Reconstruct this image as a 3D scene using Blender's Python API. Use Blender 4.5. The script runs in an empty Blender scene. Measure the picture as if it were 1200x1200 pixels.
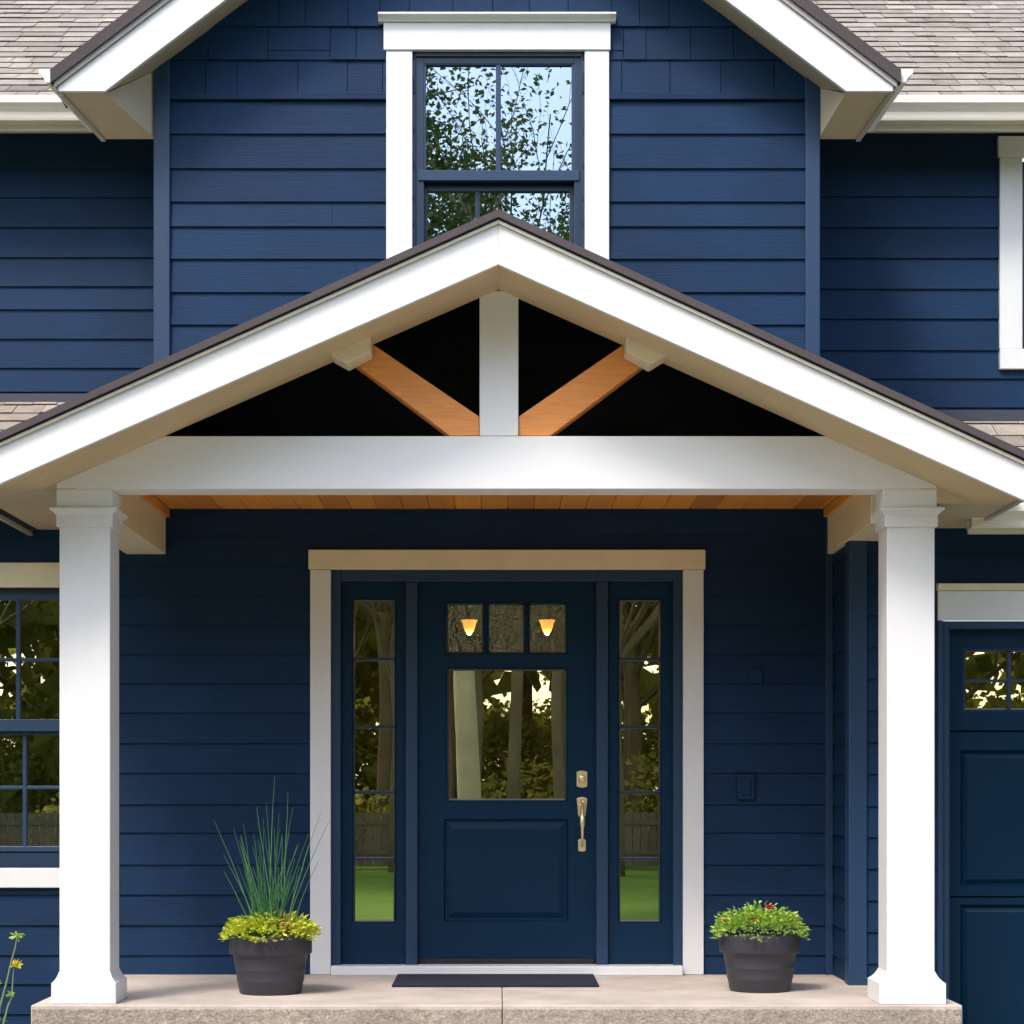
import bpy, math, random
from mathutils import Vector, Matrix
random.seed(11)
S = bpy.context.scene
COL = S.collection

# ------------------------------------------------------------------ camera, sky, sun, exposure
VPX, VPY, F = 583.0, 925.0, 2475.0          # focal length and level line measured on the 1200 px photograph
CAMH, DW = 0.964, 11.0                      # eye height over the porch floor, distance to the front-door wall
cam = bpy.data.cameras.new('Camera')
co = bpy.data.objects.new('Camera', cam); COL.objects.link(co)
cam.sensor_width = 36; cam.lens = 36 * F / 1200
cam.shift_x = (600 - VPX) / 1200; cam.shift_y = (VPY - 600) / 1200
cam.clip_start = 0.05; cam.clip_end = 600
co.location = (0, -DW, CAMH); co.rotation_euler = (math.radians(90), 0, 0)
S.camera = co

SUN = Vector((-0.62, -1.0, 1.5)).normalized()       # direction towards the sun
el = math.asin(SUN.z); az = math.atan2(SUN.x, SUN.y)
w = bpy.data.worlds.new('World'); S.world = w; w.use_nodes = True
nt = w.node_tree
sky = nt.nodes.new('ShaderNodeTexSky'); sky.sky_type = 'NISHITA'; sky.sun_disc = False
sky.sun_elevation = el; sky.sun_rotation = az
sky.air_density = 1.0; sky.dust_density = 2.2; sky.ozone_density = 1.0
bg = nt.nodes['Background']; bg.inputs['Strength'].default_value = 0.15
nt.links.new(sky.outputs[0], bg.inputs['Color'])
sl = bpy.data.lights.new('Sun', 'SUN'); sl.energy = 1.0; sl.angle = math.radians(13.0); sl.color = (1.0, 0.955, 0.88)
so = bpy.data.objects.new('Sun', sl); COL.objects.link(so)
so.rotation_euler = SUN.to_track_quat('Z', 'Y').to_euler(); so.location = (-20, -20, 30)
S.view_settings.view_transform = 'Standard'; S.view_settings.look = 'None'
S.view_settings.gamma = 1.0; S.view_settings.exposure = 1.45

def X(px, D): return (px - VPX) * D / F
def Z(py, D): return CAMH + (VPY - py) * D / F
def P(px, py, D): return Vector((X(px, D), D - DW, Z(py, D)))

# ------------------------------------------------------------------ materials
class NB:
    def __init__(s, name):
        s.m = bpy.data.materials.new(name); s.m.use_nodes = True; s.t = s.m.node_tree
        s.b = s.t.nodes['Principled BSDF']; s.o = s.t.nodes['Material Output']
        s.tc = s.t.nodes.new('ShaderNodeTexCoord')
    def n(s, typ, **k):
        nd = s.t.nodes.new('ShaderNode' + typ)
        for a, v in k.items(): setattr(nd, a, v)
        return nd
    def l(s, a, b): s.t.links.new(a, b)
    def coord(s, sc=(1, 1, 1), src='Object'):
        mp = s.n('Mapping'); mp.inputs['Scale'].default_value = sc
        s.l(s.tc.outputs[src], mp.inputs['Vector']); return mp.outputs['Vector']
    def noise(s, scale, detail=4, sc=(1, 1, 1), rough=0.55, dist=0.0):
        n = s.n('TexNoise'); n.inputs['Scale'].default_value = scale; n.inputs['Detail'].default_value = detail
        n.inputs['Roughness'].default_value = rough; n.inputs['Distortion'].default_value = dist
        s.l(s.coord(sc), n.inputs['Vector']); return n.outputs['Fac']
    def ramp(s, fac, stops):
        r = s.n('ValToRGB'); e = r.color_ramp.elements
        while len(e) < len(stops): e.new(0.5)
        for i, (p, c) in enumerate(stops): e[i].position = p; e[i].color = (*c, 1)
        s.l(fac, r.inputs['Fac']); return r.outputs['Color']
    def bump(s, h, strength, dist=0.01, prev=None):
        b = s.n('Bump'); b.inputs['Strength'].default_value = strength; b.inputs['Distance'].default_value = dist
        s.l(h, b.inputs['Height'])
        if prev: s.l(prev, b.inputs['Normal'])
        return b.outputs['Normal']
    def mix(s, fac, a, b, mode='MIX'):
        m = s.n('Mix', data_type='RGBA', blend_type=mode)
        if isinstance(fac, (int, float)): m.inputs[0].default_value = fac
        else: s.l(fac, m.inputs[0])
        for i, v in ((6, a), (7, b)):
            if isinstance(v, tuple): m.inputs[i].default_value = (*v, 1)
            else: s.l(v, m.inputs[i])
        return m.outputs[2]

def sc3(c, k): return tuple(x * k for x in c)

def mat_paint(name, c, rough=0.5, var=0.12, grain=(1, 1, 1), gs=8, bump=0.15, dist=0.003, spec=0.5, fl=0.9):
    k = NB(name)
    big = k.noise(1.3, 3)
    fine = k.noise(gs, 6, grain, 0.65)
    c1 = k.ramp(big, [(0.3, sc3(c, 1 - var)), (0.7, sc3(c, 1 + var))])
    c2 = k.ramp(fine, [(0.3, (fl, fl, fl)), (0.65, (1, 1, 1))])
    k.l(k.mix(1.0, c1, c2, 'MULTIPLY'), k.b.inputs['Base Color'])
    k.b.inputs['Roughness'].default_value = rough
    k.b.inputs['Specular IOR Level'].default_value = spec
    k.l(k.bump(fine, bump, dist), k.b.inputs['Normal'])
    return k.m

def mat_siding(name, c, rough=0.62):
    """fibre-cement boards: horizontally stretched wood grain, small tone change per board"""
    k = NB(name)
    g1 = k.noise(6, 8, (0.8, 0.8, 28), 0.7, 0.6)
    g2 = k.noise(2.2, 3)
    at = k.n('Attribute', attribute_name='tint')
    c1 = k.ramp(g2, [(0.3, sc3(c, 0.82)), (0.7, sc3(c, 1.14))])
    c2 = k.mix(1.0, c1, k.ramp(g1, [(0.25, (0.80, 0.81, 0.83)), (0.7, (1.05, 1.05, 1.05))]), 'MULTIPLY')
    c3 = k.mix(1.0, c2, k.ramp(at.outputs['Fac'], [(0, (0.84, 0.85, 0.86)), (1, (1.1, 1.1, 1.1))]), 'MULTIPLY')
    k.l(c3, k.b.inputs['Base Color'])
    k.b.inputs['Roughness'].default_value = rough
    k.b.inputs['Specular IOR Level'].default_value = 0.2
    k.l(k.bump(g1, 0.5, 0.004), k.b.inputs['Normal'])
    return k.m

def mat_wood(name, c, grain, rough=0.5, gs=5):
    k = NB(name)
    g = k.noise(gs, 8, grain, 0.65, 1.2)
    g2 = k.noise(1.4, 2)
    at = k.n('Attribute', attribute_name='tint')
    c1 = k.ramp(g, [(0.25, sc3(c, 0.78)), (0.5, c), (0.75, sc3(c, 1.12))])
    c2 = k.mix(1.0, c1, k.ramp(at.outputs['Fac'], [(0, (0.75, 0.72, 0.68)), (1, (1.15, 1.12, 1.1))]), 'MULTIPLY')
    c3 = k.mix(1.0, c2, k.ramp(g2, [(0.3, (0.88, 0.86, 0.84)), (0.7, (1.05, 1.05, 1.05))]), 'MULTIPLY')
    k.l(c3, k.b.inputs['Base Color']); k.b.inputs['Roughness'].default_value = rough
    k.l(k.bump(g, 0.25, 0.003), k.b.inputs['Normal'])
    return k.m

def mat_shingle():
    k = NB('asphalt_shingle')
    at = k.n('Attribute', attribute_name='tint')
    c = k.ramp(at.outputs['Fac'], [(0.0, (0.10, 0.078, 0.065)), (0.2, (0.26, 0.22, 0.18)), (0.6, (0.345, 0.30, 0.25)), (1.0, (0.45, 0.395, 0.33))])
    g = k.noise(220, 3)
    g2 = k.noise(9, 4)
    c = k.mix(1.0, c, k.ramp(g, [(0.3, (0.7, 0.7, 0.7)), (0.7, (1.2, 1.2, 1.2))]), 'MULTIPLY')
    c = k.mix(1.0, c, k.ramp(g2, [(0.3, (0.8, 0.78, 0.77)), (0.7, (1.1, 1.1, 1.1))]), 'MULTIPLY')
    k.l(c, k.b.inputs['Base Color']); k.b.inputs['Roughness'].default_value = 0.9
    k.b.inputs['Specular IOR Level'].default_value = 0.15
    k.l(k.bump(g, 0.6, 0.003), k.b.inputs['Normal'])
    return k.m

def mat_concrete(name, c, coarse):
    k = NB(name)
    a = k.noise(90 if coarse else 130, 5, rough=0.7)
    b = k.noise(2.6, 7, rough=0.65)
    d = k.noise(26, 6, rough=0.75)
    c1 = k.ramp(b, [(0.3, sc3(c, 0.74)), (0.68, sc3(c, 1.12))])
    c2 = k.mix(1.0, c1, k.ramp(a, [(0.3, (0.62, 0.58, 0.54)) if coarse else (0.3, (0.88, 0.87, 0.86)), (0.6, (1.1, 1.1, 1.1))]), 'MULTIPLY')
    if coarse:
        c2 = k.mix(1.0, c2, k.ramp(d, [(0.35, (0.68, 0.65, 0.6)), (0.6, (1.08, 1.08, 1.08))]), 'MULTIPLY')
    k.l(c2, k.b.inputs['Base Color']); k.b.inputs['Roughness'].default_value = 0.85
    n1 = k.bump(a, 0.6 if coarse else 0.2, 0.004)
    if coarse: n1 = k.bump(d, 1.0, 0.02, n1)
    k.l(n1, k.b.inputs['Normal'])
    return k.m

def mat_glass(name, refl, tint=(0.55, 0.6, 0.5), wav=0.02, cool=(1, 1, 1), ws=3.0):
    k = NB(name)
    tr = k.n('BsdfTransparent'); tr.inputs['Color'].default_value = (*tint, 1)
    gl = k.n('BsdfGlossy'); gl.inputs['Roughness'].default_value = 0.0; gl.inputs['Color'].default_value = (*cool, 1)
    mx = k.n('MixShader'); lw = k.n('LayerWeight'); lw.inputs['Blend'].default_value = 0.25
    mp = k.n('MapRange'); mp.inputs['To Min'].default_value = refl; mp.inputs['To Max'].default_value = 1.0
    k.l(lw.outputs['Fresnel'], mp.inputs['Value']); k.l(mp.outputs['Result'], mx.inputs['Fac'])
    nz = k.noise(ws, 2); k.l(k.bump(nz, wav, 0.02), gl.inputs['Normal'])
    k.l(tr.outputs[0], mx.inputs[1]); k.l(gl.outputs[0], mx.inputs[2]); k.l(mx.outputs[0], k.o.inputs['Surface'])
    return k.m

def mat_leaf(name, a, b, trans=0.35):
    k = NB(name)
    at = k.n('Attribute', attribute_name='tint')
    c = k.ramp(at.outputs['Fac'], [(0, a), (1, b)])
    k.l(c, k.b.inputs['Base Color']); k.b.inputs['Roughness'].default_value = 0.5
    k.b.inputs['Specular IOR Level'].default_value = 0.3
    tl = k.n('BsdfTranslucent'); k.l(c, tl.inputs['Color'])
    mx = k.n('MixShader'); mx.inputs['Fac'].default_value = trans
    k.l(k.b.outputs[0], mx.inputs[1]); k.l(tl.outputs[0], mx.inputs[2]); k.l(mx.outputs[0], k.o.inputs['Surface'])
    return k.m

def mat_emit(name, c, st):
    k = NB(name); k.b.inputs['Emission Color'].default_value = (*c, 1); k.b.inputs['Emission Strength'].default_value = st
    k.b.inputs['Base Color'].default_value = (*c, 1); return k.m

NAVY = (0.0058, 0.0300, 0.081)
M = {}
M['navy'] = mat_siding('navy_siding_paint', NAVY)
M['shadenavy'] = mat_siding('shade_blackened_siding', (0.008, 0.009, 0.014))  # navy siding darkened in its colour to stand for deep shade behind the truss
M['navytrim'] = mat_paint('navy_trim_paint', (0.009, 0.038, 0.096), 0.5, 0.06, (6, 6, 1), 10)
M['door'] = mat_paint('navy_door_paint', (0.002, 0.025, 0.062), 0.36, 0.05, (8, 8, 1), 14, 0.06, 0.003, 0.22)
M['sash'] = mat_paint('navy_sash_paint', (0.012, 0.030, 0.065), 0.35, 0.05, bump=0.04)
M['darkgap'] = mat_paint('seal_and_room_shade', (0.01, 0.012, 0.016), 0.7, 0.05)  # door sweep rubber; also painted-in darkness for rooms behind window and garage
M['white'] = mat_paint('white_trim_paint', (0.75, 0.745, 0.735), 0.42, 0.025, (2, 2, 1), 7, 0.08, 0.003, 0.5, 0.97)
M['beam'] = mat_paint('white_beam_paint', (0.84, 0.84, 0.85), 0.5, 0.02, (0.6, 4, 22), 6, 0.2, 0.002, 0.4, 0.965)
M['cream'] = mat_paint('bounce_tinted_trim_paint', (0.84, 0.73, 0.52), 0.45, 0.04, bump=0.06)  # warm bounce in the porch shade is mixed into this trim colour
M['soffit'] = mat_paint('shade_warm_soffit_paint', (0.56, 0.45, 0.32), 0.6, 0.05, bump=0.06)  # brown of shade and ground bounce mixed into the white soffit colour
M['soffit_y'] = mat_paint('bounce_yellow_soffit_paint', (0.62, 0.49, 0.29), 0.6, 0.05, bump=0.06)  # yellower mix: bounce light under the porch gable put into the colour
M['gutter'] = mat_paint('cream_gutter_metal', (0.78, 0.73, 0.62), 0.35, 0.05, (1, 1, 12), 6, 0.05)
M['drip'] = mat_paint('drip_edge_metal', (0.42, 0.38, 0.35), 0.35, 0.04)
M['flash'] = mat_paint('dark_flashing_metal', (0.05, 0.05, 0.07), 0.4, 0.04)
M['roofedge'] = mat_paint('dark_shingle_edge', (0.075, 0.06, 0.062), 0.9, 0.15, (1, 1, 1), 60, 0.6, 0.004)
M['shingle'] = mat_shingle()
M['brace'] = mat_wood('orange_cedar_brace', (1.0, 0.40, 0.11), (1.2, 6, 14), 0.45, 4)
M['ceilwood'] = mat_wood('cedar_ceiling_boards', (0.85, 0.36, 0.07), (14, 1.0, 8), 0.4, 4)
M['attic'] = mat_paint('shade_dark_sheathing', (0.018, 0.013, 0.012), 0.9, 0.1)  # blackened in its colour so the cavity behind the truss reads as shade
M['slab'] = mat_concrete('porch_concrete', (0.50, 0.43, 0.37), False)
M['slabfront'] = mat_concrete('rough_stone_front', (0.50, 0.44, 0.37), True)
M['drive'] = mat_concrete('driveway_concrete', (0.25, 0.205, 0.16), False)
M['brass'] = mat_paint('satin_brass', (0.98, 0.80, 0.46), 0.35, 0.03, bump=0.02); M['brass'].node_tree.nodes['Principled BSDF'].inputs['Metallic'].default_value = 0.75
M['iron'] = mat_paint('dark_metal', (0.03, 0.03, 0.035), 0.4, 0.05)
M['pot'] = mat_paint('charcoal_plastic', (0.030, 0.030, 0.040), 0.5, 0.1, (1, 1, 10), 7, 0.12)
M['soil'] = mat_paint('potting_soil', (0.03, 0.02, 0.013), 0.95, 0.3, bump=0.6, gs=60)
M['mat'] = mat_paint('navy_woven_mat', (0.009, 0.011, 0.030), 0.95, 0.15, (1, 1, 1), 180, 1.0, 0.004)
M['glass_hi'] = mat_glass('upper_window_glass', 0.62, (0.4, 0.45, 0.45), 0.002, (0.56, 0.64, 0.70))
M['glass'] = mat_glass('door_glass', 0.72, (0.6, 0.58, 0.42), 0.002, (1.0, 0.90, 0.62))
M['glass_t'] = mat_glass('transom_glass', 0.36, (0.85, 0.78, 0.55), 0.12, (1.0, 0.95, 0.75), 26)
M['glass_l'] = mat_glass('side_window_glass', 0.60, (0.5, 0.5, 0.4), 0.003, (1.0, 0.96, 0.75))
M['room'] = mat_paint('room_plaster', (0.22, 0.19, 0.10), 0.8, 0.1)
M['roomfloor'] = mat_wood('room_floor_wood', (0.16, 0.09, 0.05), (2, 12, 2), 0.4)
M['bark'] = mat_paint('tree_bark', (0.25, 0.18, 0.11), 0.9, 0.3, (5, 5, 1), 6, 1.0, 0.03)
M['palebark'] = mat_paint('pale_tree_bark', (0.62, 0.50, 0.33), 0.85, 0.2, (5, 5, 1), 5, 0.8, 0.03)
M['leaf'] = mat_leaf('tree_leaf', (0.05, 0.085, 0.015), (0.15, 0.20, 0.035), 0.35)
M['farleaf'] = mat_leaf('spring_wood_leaf', (0.24, 0.26, 0.045), (0.48, 0.45, 0.11), 0.5)
M['chart'] = mat_leaf('chartreuse_leaf', (0.42, 0.52, 0.02), (0.80, 0.84, 0.12), 0.3)
M['limeleaf'] = mat_leaf('lime_green_leaf', (0.20, 0.40, 0.04), (0.60, 0.76, 0.16), 0.3)
M['blush'] = mat_leaf('blush_leaf', (0.55, 0.22, 0.10), (0.75, 0.42, 0.22), 0.3)
M['rush'] = mat_leaf('blue_green_rush', (0.035, 0.14, 0.035), (0.12, 0.28, 0.10), 0.15)
M['red'] = mat_leaf('red_petal', (0.45, 0.02, 0.04), (0.6, 0.06, 0.06), 0.2)
M['yellow'] = mat_leaf('yellow_petal', (0.7, 0.6, 0.03), (0.8, 0.72, 0.1), 0.2)
M['stem'] = mat_paint('woody_stem', (0.18, 0.24, 0.12), 0.7, 0.2)
M['fence'] = mat_wood('weathered_fence_wood', (0.22, 0.16, 0.12), (10, 10, 1), 0.8)
M['wicker'] = mat_wood('wicker_cane', (0.45, 0.36, 0.26), (20, 20, 20), 0.7)
M['bulb'] = mat_emit('warm_lamp_shade', (1.0, 0.42, 0.10), 0.75); M['core'] = mat_emit('glowing_bulb', (1.0, 0.72, 0.36), 3.5)

def mat_grass():
    k = NB('lawn_grass')
    a = k.noise(1.6, 6, rough=0.7); b = k.noise(24, 6, rough=0.75)
    c = k.ramp(a, [(0.3, (0.09, 0.20, 0.012)), (0.7, (0.15, 0.30, 0.02))])
    c = k.mix(1.0, c, k.ramp(b, [(0.3, (0.55, 0.6, 0.5)), (0.7, (1.2, 1.2, 1.1))]), 'MULTIPLY')
    k.l(c, k.b.inputs['Base Color']); k.b.inputs['Roughness'].default_value = 0.9
    k.l(k.bump(b, 0.8, 0.03), k.b.inputs['Normal']); return k.m
M['grass'] = mat_grass()

# ------------------------------------------------------------------ mesh helpers
class MB:
    def __init__(s): s.v = []; s.f = []; s.t = []; s.mi = []
    def face(s, pts, tint=0.5, mi=0):
        i = len(s.v); s.v += [tuple(p) for p in pts]; s.f.append(tuple(range(i, i + len(pts)))); s.t.append(tint); s.mi.append(mi); return s
    def mesh(s, vs, fs, tint=0.5, mi=0):
        i = len(s.v); s.v += [tuple(p) for p in vs]
        for f in fs: s.f.append(tuple(i + j for j in f)); s.t.append(tint); s.mi.append(mi)
        return s
    def box(s, x0, x1, y0, y1, z0, z1, tint=0.5, mi=0):
        vs = [(x, y, z) for x in (x0, x1) for y in (y0, y1) for z in (z0, z1)]
        return s.mesh(vs, [(0, 1, 3, 2), (4, 6, 7, 5), (0, 4, 5, 1), (2, 3, 7, 6), (0, 2, 6, 4), (1, 5, 7, 3)], tint, mi)
    def prism(s, poly, y0, y1, tint=0.5, mi=0):
        """polygon in x,z extruded along y"""
        n = len(poly)
        vs = [(p[0], y0, p[1]) for p in poly] + [(p[0], y1, p[1]) for p in poly]
        fs = [tuple(range(n)), tuple(range(2 * n - 1, n - 1, -1))]
        fs += [(i, i + n, (i + 1) % n + n, (i + 1) % n) for i in range(n)]
        return s.mesh(vs, fs, tint, mi)
    def prismx(s, poly, x0, x1, tint=0.5, mi=0):
        """polygon in y,z extruded along x"""
        n = len(poly)
        vs = [(x0, p[0], p[1]) for p in poly] + [(x1, p[0], p[1]) for p in poly]
        fs = [tuple(range(n)), tuple(range(2 * n - 1, n - 1, -1))]
        fs += [(i, i + n, (i + 1) % n + n, (i + 1) % n) for i in range(n)]
        return s.mesh(vs, fs, tint, mi)
    def tube(s, pts, rad, n=6, tint=0.5, cap=True):
        pts = [Vector(p) for p in pts]; rings = []
        base = len(s.v)
        for i, p in enumerate(pts):
            d = (pts[min(i + 1, len(pts) - 1)] - pts[max(i - 1, 0)]).normalized()
            a = d.cross(Vector((0.13, 1, 0.21))).normalized(); b = d.cross(a)
            r = rad[i] if isinstance(rad, (list, tuple)) else rad
            for k in range(n):
                t = 2 * math.pi * k / n; s.v.append(tuple(p + a * math.cos(t) * r + b * math.sin(t) * r))
        for i in range(len(pts) - 1):
            for k in range(n):
                q = base + i * n; s.f.append((q + k, q + (k + 1) % n, q + n + (k + 1) % n, q + n + k)); s.t.append(tint); s.mi.append(0)
        if cap:
            s.f.append(tuple(base + k for k in range(n))[::-1]); s.t.append(tint); s.mi.append(0)
            q = base + (len(pts) - 1) * n; s.f.append(tuple(q + k for k in range(n))); s.t.append(tint); s.mi.append(0)
        return s
    def lathe(s, prof, c, n=48, tint=0.5):
        base = len(s.v)
        for r, z in prof:
            for k in range(n):
                t = 2 * math.pi * k / n; s.v.append((c[0] + r * math.cos(t), c[1] + r * math.sin(t), c[2] + z))
        for i in range(len(prof) - 1):
            for k in range(n):
                q = base + i * n; s.f.append((q + k, q + (k + 1) % n, q + n + (k + 1) % n, q + n + k)); s.t.append(tint); s.mi.append(0)
        return s
    def leaf(s, p, d, size, wid=0.5, tint=None, up=None):
        """a folded pointed leaf: four triangles"""
        d = d.normalized(); up = up or Vector((random.uniform(-1, 1), random.uniform(-1, 1), random.uniform(-.2, 1)))
        a = d.cross(up)
        if a.length < 1e-4: a = Vector((1, 0, 0))
        a.normalize(); nrm = a.cross(d)
        t = random.random() if tint is None else tint
        q0 = p; q1 = p + d * size * 0.5 + a * size * wid * 0.5 + nrm * size * 0.08
        q2 = p + d * size; q3 = p + d * size * 0.5 - a * size * wid * 0.5 + nrm * size * 0.08; m = p + d * size * 0.5 - nrm * size * 0.04
        return s.mesh([q0, q1, q2, q3, m], [(0, 4, 1), (1, 4, 2), (0, 3, 4), (3, 2, 4)], t)
    def build(s, name, mats, parent=None, bevel=0, smooth=False, seg=2):
        me = bpy.data.meshes.new(name); me.from_pydata(s.v, [], s.f)
        at = me.attributes.new('tint', 'FLOAT', 'FACE'); at.data.foreach_set('value', s.t)
        if not isinstance(mats, (list, tuple)): mats = [mats]
        for m in mats: me.materials.append(M[m])
        if len(mats) > 1: me.polygons.foreach_set('material_index', s.mi)
        if smooth: me.polygons.foreach_set('use_smooth', [True] * len(s.f))
        me.update(); o = bpy.data.objects.new(name, me); COL.objects.link(o)
        if parent: o.parent = parent
        if bevel:
            b = o.modifiers.new('Bevel', 'BEVEL'); b.width = bevel; b.segments = seg; b.limit_method = 'ANGLE'; b.angle_limit = math.radians(35)
            b.harden_normals = False
        return o

def thing(name, label, cat, loc=(0, 0, 0), group=None):
    o = bpy.data.objects.new(name, None); COL.objects.link(o); o.location = loc; o.empty_display_size = 0.2
    o['label'] = label; o['category'] = cat
    if group: o['group'] = group
    return o
def tag(o, label, cat, group=None):
    o['label'] = label; o['category'] = cat
    if group: o['group'] = group
    return o
def lab(o, t): o['label'] = t; return o
def struct(o): o['kind'] = 'structure'; return o

# ------------------------------------------------------------------ ground
GZ = -0.45
struct(MB().box(-150, 150, -260, 120, GZ - 0.5, GZ).build('lawn', 'grass'))
struct(MB().box(-7.5, 10.5, -11.0, -1.62, GZ - 0.2, GZ + 0.012).build('driveway', 'drive'))  # widened and warm-toned to bounce light up under the soffits
struct(MB().box(-9, -2.2, -1.4, 0.2, GZ - 0.2, GZ + 0.008).build('planting_bed', 'soil'))

# ------------------------------------------------------------------ the house
house = thing('house', 'navy blue clapboard house with white trim and a gabled front porch', 'house')

def siding(ys_px, D, x0, x1, ztop, zbot, holes=(), plane='y', xc=0, jitter=True, shakes=0, seams=True):
    """lap boards from the list of lap lines (z values, top to bottom). x0, x1 may be functions of z."""
    m = MB()
    fx0 = x0 if callable(x0) else (lambda z: x0); fx1 = x1 if callable(x1) else (lambda z: x1)
    zs = sorted(set([z for z in ys_px if zbot < z < ztop] + [zbot]), reverse=True)
    tops = [ztop] + zs[:-1]
    t = 0.011
    def W(u, d, z):   # d: distance in front of the wall plane
        return (u, D - DW - d, z) if plane == 'y' else (xc - d, u, z)
    for zt, zb in zip(tops, zs):
        spans = [(0, 1)]
        a0, a1, b0, b1 = fx0(zb), fx1(zb), fx0(zt), fx1(zt)
        segs = [(a0, a1)]
        cutz = {zb, zt}
        for (hx0, hx1, hz0, hz1) in holes:
            if hz0 < zt - 1e-4 and hz1 > zb + 1e-4:
                cutz |= {max(zb, min(zt, hz0)), max(zb, min(zt, hz1))}
        cz = sorted(cutz)
        tint_row = random.random()
        # board seams, whole row
        cuts = []; sg = 0.0018 if shakes else 0.0009
        if shakes:
            u = min(a0, b0)
            while u < max(a1, b1):
                u += random.uniform(0.10, shakes); cuts.append(u)
        elif seams:
            u = min(a0, b0) + random.uniform(0.4, 3.4) + (0 if random.random() < .3 else 9)
            while u < max(a1, b1): cuts.append(u); u += 3.66
        for q0, q1 in zip(cz[:-1], cz[1:]):
            if q1 - q0 < 1e-4: continue
            zm = (q0 + q1) / 2
            segs = [(None, None)]
            bl = sorted([(h[0], h[1]) for h in holes if h[2] < zm < h[3]])
            lo = fx0(q0), fx0(q1); hi = fx1(q0), fx1(q1)
            edges = []
            cur = lo
            for hx0, hx1 in bl:
                if hx0 > cur[0] + 1e-3: edges.append((cur, (hx0, hx0)))
                cur = (hx1, hx1)
            if hi[0] > cur[0] + 1e-3: edges.append((cur, hi))
            f = lambda z: t * (zt - z) / (zt - zb) + 0.003
            for (l, r) in edges:
                pieces = []; L = l
                for c in cuts:
                    if L[0] + 0.02 < c < r[0] - 0.02 and L[1] + 0.02 < c < r[1] - 0.02:
                        pieces.append((L, (c - sg, c - sg))); L = (c + sg, c + sg)
                pieces.append((L, r))
                for (p, q) in pieces:
                    tt = min(1, max(0, tint_row * 0.5 + random.random() * (0.5 if not shakes else 0.8)))
                    jj = random.uniform(0, 0.005) if shakes else 0
                    m.face([W(p[0], f(q0) + jj, q0), W(q[0], f(q0) + jj, q0), W(q[1], f(q1) + jj, q1), W(p[1], f(q1) + jj, q1)], tt)
                    if abs(q0 - zb) < 1e-5:
                        m.face([W(p[0], f(q0) + jj, q0), W(p[0], -0.002, q0), W(q[0], -0.002, q0), W(q[0], f(q0) + jj, q0)], tt)
    # sheathing behind the boards, round the openings
    hs = sorted(holes)
    lz0, lz1 = zbot, ztop
    xa, xb = max(fx0(zbot), fx0(ztop)), min(fx1(zbot), fx1(ztop))
    if xb > xa:
        cur = xa
        def bx(u0, u1, z0, z1):
            if u1 - u0 < 1e-3 or z1 - z0 < 1e-3: return
            if plane == 'y': m.box(u0, u1, D - DW + 0.004, D - DW + 0.10, z0, z1)
            else: m.box(xc + 0.004, xc + 0.1, u0, u1, z0, z1)
        for h in hs:
            h0, h1 = max(h[0], xa), min(h[1], xb)
            bx(cur, h0, lz0, lz1); bx(h0, h1, lz0, h[2]); bx(h0, h1, h[3], lz1); cur = h1
        bx(cur, xb, lz0, lz1)
    return m

zl = lambda lst, D: [Z(p, D) for p in lst]
DG = 10.0      # upper gable wall
DR = 10.41     # garage wing wall
porch_lines = [591.5 + 35.3 * k for k in range(0, 4)] + [732, 767, 801, 835, 871, 905.5, 942.5, 975.5, 1013, 1048, 1084, 1119, 1153, 1188, 1223, 1258]

# openings
door_hole = (X(380, DW), X(808, DW), -0.02, Z(657, DW))
lw_hole = (X(-150, DW), X(104, DW), Z(1016, DW), Z(674, DW))
XI = X(973, DW)     # inner corner of the garage wing
GX0 = X(997, DR); GY = DR - DW
# lower front wall (porch wall and left)
lab(siding(zl(porch_lines, DW), DW, -5.2, GX0 + 0.06, 2.62, GZ, [lw_hole, door_hole]).build('siding_wall', 'navy', house), 'shaded navy wall behind the porch')
# cavity wall behind the truss
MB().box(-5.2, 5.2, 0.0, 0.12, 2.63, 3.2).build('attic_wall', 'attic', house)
atl = lambda z: -(3.36 - z) / 0.447; atr = lambda z: (3.36 - z) / 0.459
lab(siding([2.62 + .157 * k for k in range(5)], 9.93, lambda z: max(-2.3, atl(z)), lambda z: min(2.3, atr(z)), 3.34, 2.50, [], seams=False).build('siding_wall', 'shadenavy', house), 'shade-dark boards closing the gable behind the truss')
# upper walls left and right
lab(siding(zl([163, 198, 232, 267, 302, 336, 363, 397.5, 431.5, 459.5], DW), DW, -5.2, X(181, DG) + 0.02, Z(150, DW), Z(463, DW)).build('siding_wall', 'navy', house), 'upper left recessed wall')
ruw = (X(1183, DW), X(1400, DW), Z(420, DW), Z(178, DW))
lab(siding(zl([160, 195, 231, 267, 303, 339, 374, 411, 444, 478], DW), DW, X(960, DG) - 0.02, 5.4, Z(150, DW), Z(485, DW), [ruw]).build('siding_wall', 'navy', house), 'upper right recessed wall')
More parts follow.
